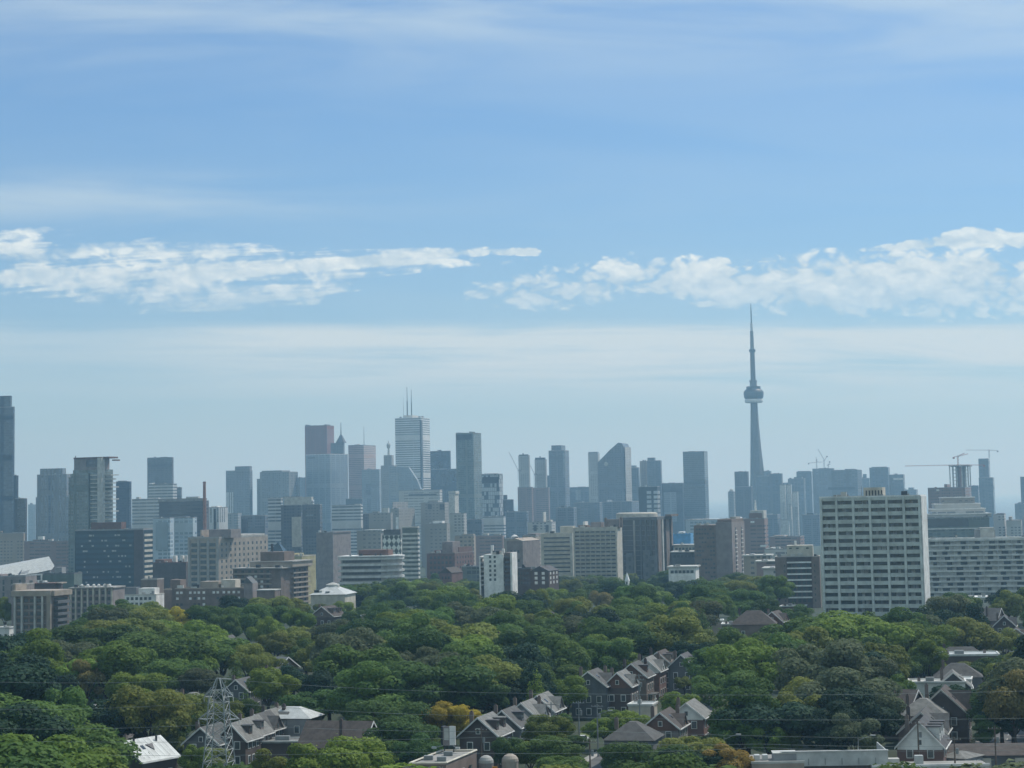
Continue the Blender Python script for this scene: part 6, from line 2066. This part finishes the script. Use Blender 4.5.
# trees one can pick out in the photograph: (px, top py, height, kind, colour, width factor)
PICK = [
    (45, 648, 15, 'round', 'olive', 1.2), (12, 650, 16, 'broad', 'mid green', 1), (85, 664, 14, 'open', 'rusty', .9), (133, 674, 14, 'broad', 'bright green', 1.15),
    (62, 694, 16, 'open', 'mid green', 1), (20, 716, 15, 'broad', 'olive', 1.1), (92, 722, 14, 'round', 'olive', 1.1), (150, 690, 15, 'broad', 'olive', 1.15), (5, 600, 15, 'oval', 'bright green', 1),
    (180, 610, 14, 'round', 'yellow', 1), (185, 640, 16, 'broad', 'bright green', 1.2), (235, 596, 16, 'round', 'dark', 1.25), (262, 618, 14, 'open', 'bright green', 1), (300, 610, 14, 'open', 'bright green', 1.1),
    (292, 630, 13, 'broad', 'olive', 1.1), (248, 645, 14, 'broad', 'olive', 1), (268, 668, 15, 'open', 'bright green', 1.15), (330, 640, 15, 'broad', 'olive', 1.1), (355, 648, 18, 'broad', 'mid green', 1.3),
    (390, 662, 17, 'broad', 'mid green', 1.2), (420, 645, 17, 'round', 'grey green', 1.1), (470, 645, 17, 'broad', 'mid green', 1.2), (442, 700, 13, 'round', 'yellow', 1.05), (465, 704, 12, 'open', 'yellow', .9), (425, 706, 12, 'oval', 'yellow', .8),
    (512, 645, 17, 'broad', 'dark', 1.15), (530, 660, 15, 'round', 'dark', 1), (560, 636, 17, 'round', 'mid green', 1.25), (600, 640, 15, 'broad', 'mid green', 1.1), (567, 677, 12, 'round', 'bright green', 1.15),
    (345, 577, 13, 'oval', 'dark', 1.1), (372, 575, 13, 'round', 'deep green', 1.1), (435, 600, 14, 'oval', 'dark', 1.1), (455, 590, 13, 'round', 'mid green', 1.2), (600, 592, 12, 'broad', 'rusty', 1), (572, 600, 13, 'broad', 'olive', 1),
    (557, 601, 12, 'broad', 'olive', 1), (560, 583, 13, 'broad', 'deep green', 1.2), (625, 618, 13, 'broad', 'olive', 1), (660, 576, 14, 'broad', 'mid green', 1.3), (720, 590, 14, 'round', 'deep green', 1.1),
    (755, 575, 14, 'round', 'mid green', 1.1), (745, 645, 17, 'broad', 'bright green', 1.25), (790, 640, 17, 'round', 'mid green', 1.2), (715, 650, 17, 'broad', 'mid green', 1.2), (760, 662, 16, 'broad', 'olive', 1.2), (805, 604, 16, 'oval', 'bright green', 1.1),
    (820, 672, 15, 'broad', 'olive', 1.2), (842, 690, 16, 'broad', 'dark', 1.2), (870, 684, 16, 'round', 'grey green', 1.1), (860, 650, 17, 'round', 'grey green', 1.15), (880, 640, 16, 'round', 'deep green', 1.1), (912, 622, 18, 'broad', 'bright green', 1.2), (925, 640, 17, 'oval', 'bright green', 1.2),
    (955, 594, 14, 'broad', 'mid green', 1.3), (990, 660, 16, 'broad', 'olive', 1.25), (1012, 672, 16, 'round', 'rusty', 1), (975, 676, 15, 'broad', 'olive', 1.1), (1000, 690, 15, 'broad', 'deep green', 1.1), (1015, 655, 14, 'round', 'olive', 1), (1005, 590, 13, 'round', 'dark', 1.15),
    (727, 741, 11, 'round', 'amber', 1.25), (690, 735, 13, 'broad', 'olive', 1.2), (655, 728, 11, 'broad', 'olive', 1.1), (770, 722, 13, 'open', 'bright green', .9), (785, 728, 11, 'open', 'bright green', .8), (745, 716, 14, 'broad', 'mid green', 1.1),
    (625, 712, 12, 'open', 'bright green', 1.1), (605, 718, 12, 'broad', 'bright green', 1.1), (678, 690, 11, 'round', 'bright green', 1.1), (655, 690, 10, 'open', 'mid green', .9), (550, 738, 13, 'broad', 'mid green', 1.2), (530, 742, 11, 'round', 'bright green', 1),
    (345, 738, 15, 'broad', 'bright green', 1.2), (375, 742, 14, 'broad', 'mid green', 1.1), (310, 745, 12, 'open', 'bright green', 1), (250, 738, 11, 'broad', 'bright green', 1.1), (185, 742, 13, 'open', 'olive', 1.1), (275, 752, 10, 'open', 'olive', 1.1),
    (990, 752, 9, 'cone', 'dark', 1.1), (975, 755, 8, 'round', 'deep green', 1), (1012, 706, 16, 'broad', 'dark', 1.2), (985, 716, 14, 'oval', 'deep green', 1), (890, 660, 15, 'broad', 'mid green', 1.2), (862, 704, 14, 'broad', 'dark', 1.2), (828, 708, 14, 'round', 'dark', 1.2),
    (624, 745, 13, 'broad', 'deep green', 1.1), (640, 742, 13, 'broad', 'deep green', 1.2), (670, 748, 14, 'round', 'dark', 1.2), (705, 752, 14, 'broad', 'dark', 1.1), (560, 755, 12, 'broad', 'mid green', 1.1), (300, 705, 12, 'round', 'deep green', 1.1),
    (400, 720, 14, 'broad', 'deep green', 1.2), (380, 700, 16, 'broad', 'deep green', 1.2), (500, 675, 16, 'round', 'dark', 1.2), (320, 690, 16, 'broad', 'deep green', 1.2), (420, 735, 12, 'round', 'deep green', 1),
    (176, 706, 11, 'round', 'deep green', 1), (192, 708, 8, 'round', 'mid green', 1.1), (203, 712, 7, 'open', 'grey green', 1.1), (230, 702, 9, 'round', 'olive', 1), (242, 700, 9, 'broad', 'deep green', 1), (172, 732, 9, 'round', 'olive', 1.1), (262, 724, 8, 'round', 'deep green', 1), (272, 722, 8, 'broad', 'deep green', 1),
    (196, 742, 8, 'round', 'bright green', 1.1), (212, 748, 8, 'broad', 'olive', 1.1), (285, 728, 9, 'broad', 'deep green', 1.2), (112, 716, 9, 'round', 'olive', 1), (505, 738, 8, 'round', 'deep green', 1), (530, 722, 7, 'open', 'mid green', 1), (560, 712, 9, 'round', 'mid green', 1),
    (62, 566, 9, 'broad', 'dark', 1), (70, 563, 9, 'round', 'deep green', 1),
]
for (px, yt, h, kd, co, wf) in PICK:
    if yt < 570:
        continue
    for hh in (h, h * .87, h * .75, h * .64, h * .55):
        if free_spot(px, yt, hh, kd, wf):
            p = PG(px, yt, hh)
            place_tree(p.x, p.y, hh, kd, co, wf * (h / hh) ** .6)
            if co in ('yellow', 'amber', 'bright green', 'rusty'):
                wp, hp = TREES[-1][6] * F / p.y, hh * F / p.y
                KEEP.append((px - .28 * wp, yt, px + .28 * wp, yt + .3 * hp, p.y - 9))
            break

# the rest of the canopy: rows from the far edge toward the viewer
EDGE = [(-40, 630), (0, 628), (12, 636), (50, 638), (72, 618), (95, 606), (112, 602), (160, 603), (176, 606), (196, 604), (250, 602), (262, 598), (300, 597), (306, 603), (330, 600), (343, 583), (350, 574), (375, 575), (400, 575), (480, 576), (520, 578), (560, 573), (620, 574), (632, 568), (640, 564), (690, 568), (700, 576), (745, 570), (750, 562), (772, 564), (778, 580), (790, 597),
        (820, 613), (930, 608), (935, 590), (960, 590), (975, 598), (985, 618), (992, 601), (1024, 586), (1064, 586)]
ey = lambda px: float(np.interp(px, [a for a, _ in EDGE], [b for _, b in EDGE]))
COLS = ['deep green'] * 6 + ['mid green'] * 9 + ['bright green'] * 7 + ['olive'] * 7 + ['dark'] * 4 + ['grey green'] * 4
y = 562.0
while y < 800:
    step = 7.0 + max(0, y - 575) * .085
    px = -165 + rng.uniform(0, 20)
    while px < 1190:
        h = rng.uniform(12.5, 18) + (rng.uniform(0, 5) if y > 615 else 0)
        kd = rng.choice(['round', 'broad', 'broad', 'oval', 'open', 'round', 'cone'] if rng.random() < .25 else ['round', 'broad', 'open', 'broad'])
        wf = rng.uniform(1.08, 1.4) + (rng.uniform(0, .4) if y > 615 else 0)
        yt = max(y, ey(px) + rng.uniform(0, 5)) if abs(y - ey(px)) < step else y
        yt += rng.uniform(-.4, .4) * step
        if yt >= ey(px) - 2:
            ok = None
            for hh in (h, h * .8, h * .62, 5.5):
                if free_spot(px, yt, hh, kd, wf):
                    ok = hh
                    break
            if ok:
                p = PG(px, yt, ok)
                if not any((p.x - t[3]) ** 2 + (p.y - t[4]) ** 2 < (.24 * (t[6] + 8)) ** 2 for t in TREES):
                    place_tree(p.x, p.y, ok, kd, rng.choice(COLS), wf)
        Yd = min(1700, PG(px, max(y, 566), 14).y)
        px += (10.0 if y < 615 else 12.0) * F / Yd * rng.uniform(.75, 1.15)
    y += step

# ------------------------------------------------------------------ keep the trees the view shows, and say which is which
VC = {}


def finish_trees():
    W2, H2 = 512, 384
    best = np.full((H2, W2), 1e9)
    who = np.full((H2, W2), -1)
    M3 = np.array(CRI)
    for n, t in enumerate(TREES):
        o = t[0]
        cr = [k for k in o.children if k.name.startswith('crown')][0]
        me = cr.data
        co = VC.get(me.name)
        if co is None:
            co = np.empty(len(me.vertices) * 3)
            me.vertices.foreach_get('co', co)
            co = VC[me.name] = co.reshape(-1, 3)[::3]
        c, s = math.cos(o.rotation_euler.z), math.sin(o.rotation_euler.z)
        q = co * np.array(o.scale)
        q = np.stack([q[:, 0] * c - q[:, 1] * s + o.location.x, q[:, 0] * s + q[:, 1] * c + o.location.y, q[:, 2] + o.location.z - CAMZ], 1) @ M3.T
        u = ((512 - F * q[:, 0] / q[:, 2]) / 2).astype(int)
        v = ((CY + F * q[:, 1] / q[:, 2]) / 2).astype(int)
        ok = (u >= 0) & (u < W2) & (v >= 0) & (v < H2)
        u, v, z = u[ok], v[ok], -q[ok, 2]
        f = z < best[v, u]
        best[v[f], u[f]] = z[f]
        who[v[f], u[f]] = n
    hits = {}
    vv, uu = np.nonzero(who >= 0)
    for n, a, b2 in zip(who[vv, uu], uu, vv):
        hits.setdefault(TREES[n][0].name, []).append((a * 2, b2 * 2))
    seen, rest = [], []
    for t in TREES:
        h = hits.get(t[0].name, [])
        if len(h) < 16:
            rest.append((t[0].location.copy(), t[0].rotation_euler.z, tuple(t[0].scale), [k for k in t[0].children if k.name.startswith('crown')][0].data))
            for k in list(t[0].children):
                bpy.data.objects.remove(k)
            bpy.data.objects.remove(t[0])
        else:
            seen.append((t, sum(a for a, _ in h) / len(h), sum(b for _, b in h) / len(h), len(h)))
    # trees wholly hidden or outside the picture: one mass of canopy, so the wood goes on past the frame
    allv = []
    for loc, a, sc, me in rest:
        co = np.empty(len(me.vertices) * 3)
        me.vertices.foreach_get('co', co)
        q = co.reshape(-1, 4, 3)[::3]
        m = q.mean(1, keepdims=True)
        q = ((q - m) * 1.5 + m) * np.array(sc)
        c, s = math.cos(a), math.sin(a)
        allv.append(np.stack([q[..., 0] * c - q[..., 1] * s + loc.x, q[..., 0] * s + q[..., 1] * c + loc.y, q[..., 2] + loc.z], -1))
    v = np.concatenate(allv).reshape(-1, 3)
    n = len(v) // 4
    me = bpy.data.meshes.new('tree_canopy')
    me.vertices.add(4 * n)
    me.vertices.foreach_set('co', v.ravel())
    me.loops.add(4 * n)
    me.loops.foreach_set('vertex_index', np.arange(4 * n, dtype=np.int32))
    me.polygons.add(n)
    me.polygons.foreach_set('loop_start', np.arange(0, 4 * n, 4, dtype=np.int32))
    me.polygons.foreach_set('loop_total', np.full(n, 4, dtype=np.int32))
    me.update()
    me.materials.append(LEAF['mid green'])
    tag(link('tree_canopy', me), 'green canopy running on behind the nearer trees and past the frame', 'trees', None, 'stuff')
    size = sorted(s[3] for s in seen)
    big, small = size[int(len(size) * .75)], size[int(len(size) * .3)]
    used = {}
    lands = [x for x in THINGS if x[1]]
    SHAPE = dict(round='round crowned tree', broad='broad crowned tree', oval='tall oval tree', open='loose crowned tree', cone='pointed conifer')
    for (t, cx, cy, n) in seen:
        best = min(lands, key=lambda l: math.hypot(l[2] - cx, (l[3] - cy) * 1.3))
        dx, dy = cx - best[2], cy - best[3]
        if abs(dx) > abs(dy) * 1.2:
            rel = 'left of' if dx < 0 else 'right of'
        else:
            rel = 'above' if dy < 0 else 'below'
        sz = 'large ' if n >= big else 'small ' if n <= small else ''
        used.setdefault((sz, t[2], t[1], rel, best[1]), []).append((math.hypot(dx, dy), t[0]))
    order = ['nearest', 'second nearest', 'third nearest', 'fourth nearest', 'fifth nearest', 'sixth nearest', 'seventh nearest', 'eighth nearest', 'ninth nearest']
    for (sz, co, kd, rel, lm), lst in used.items():
        lst.sort(key=lambda a: a[0])
        for i, (_, o) in enumerate(lst):
            s = f'{sz}{co} {SHAPE[kd]} {rel} {lm}'
            if len(lst) > 1:
                if len(s.split()) > 14:
                    s = s.replace(sz, '', 1) if sz else s
                s += f', {order[min(i, 8)]}'
            o['label'] = s


bpy.context.view_layer.update()
finish_trees()

# ------------------------------------------------------------------ the air
b = MB()
b.box(-14000, 14000, -900, 45000, -44, 600)
m = bpy.data.materials.new('haze')
m.use_nodes = True
k = NT(m.node_tree)
k.n.remove(k.n['Principled BSDF'])
v = k.n.new('ShaderNodeVolumePrincipled')
v.inputs['Color'].default_value = HAZE_COL
v.inputs['Absorption Color'].default_value = (.74, .74, .74, 1)
v.inputs['Density'].default_value = HAZE
v.inputs['Anisotropy'].default_value = .3
k.l.new(v.outputs[0], k.n['Material Output'].inputs['Volume'])
o = b.build('haze', m)
o['kind'] = 'stuff'
o['label'] = 'pale blue haze filling the air over the city'
o['category'] = 'haze'
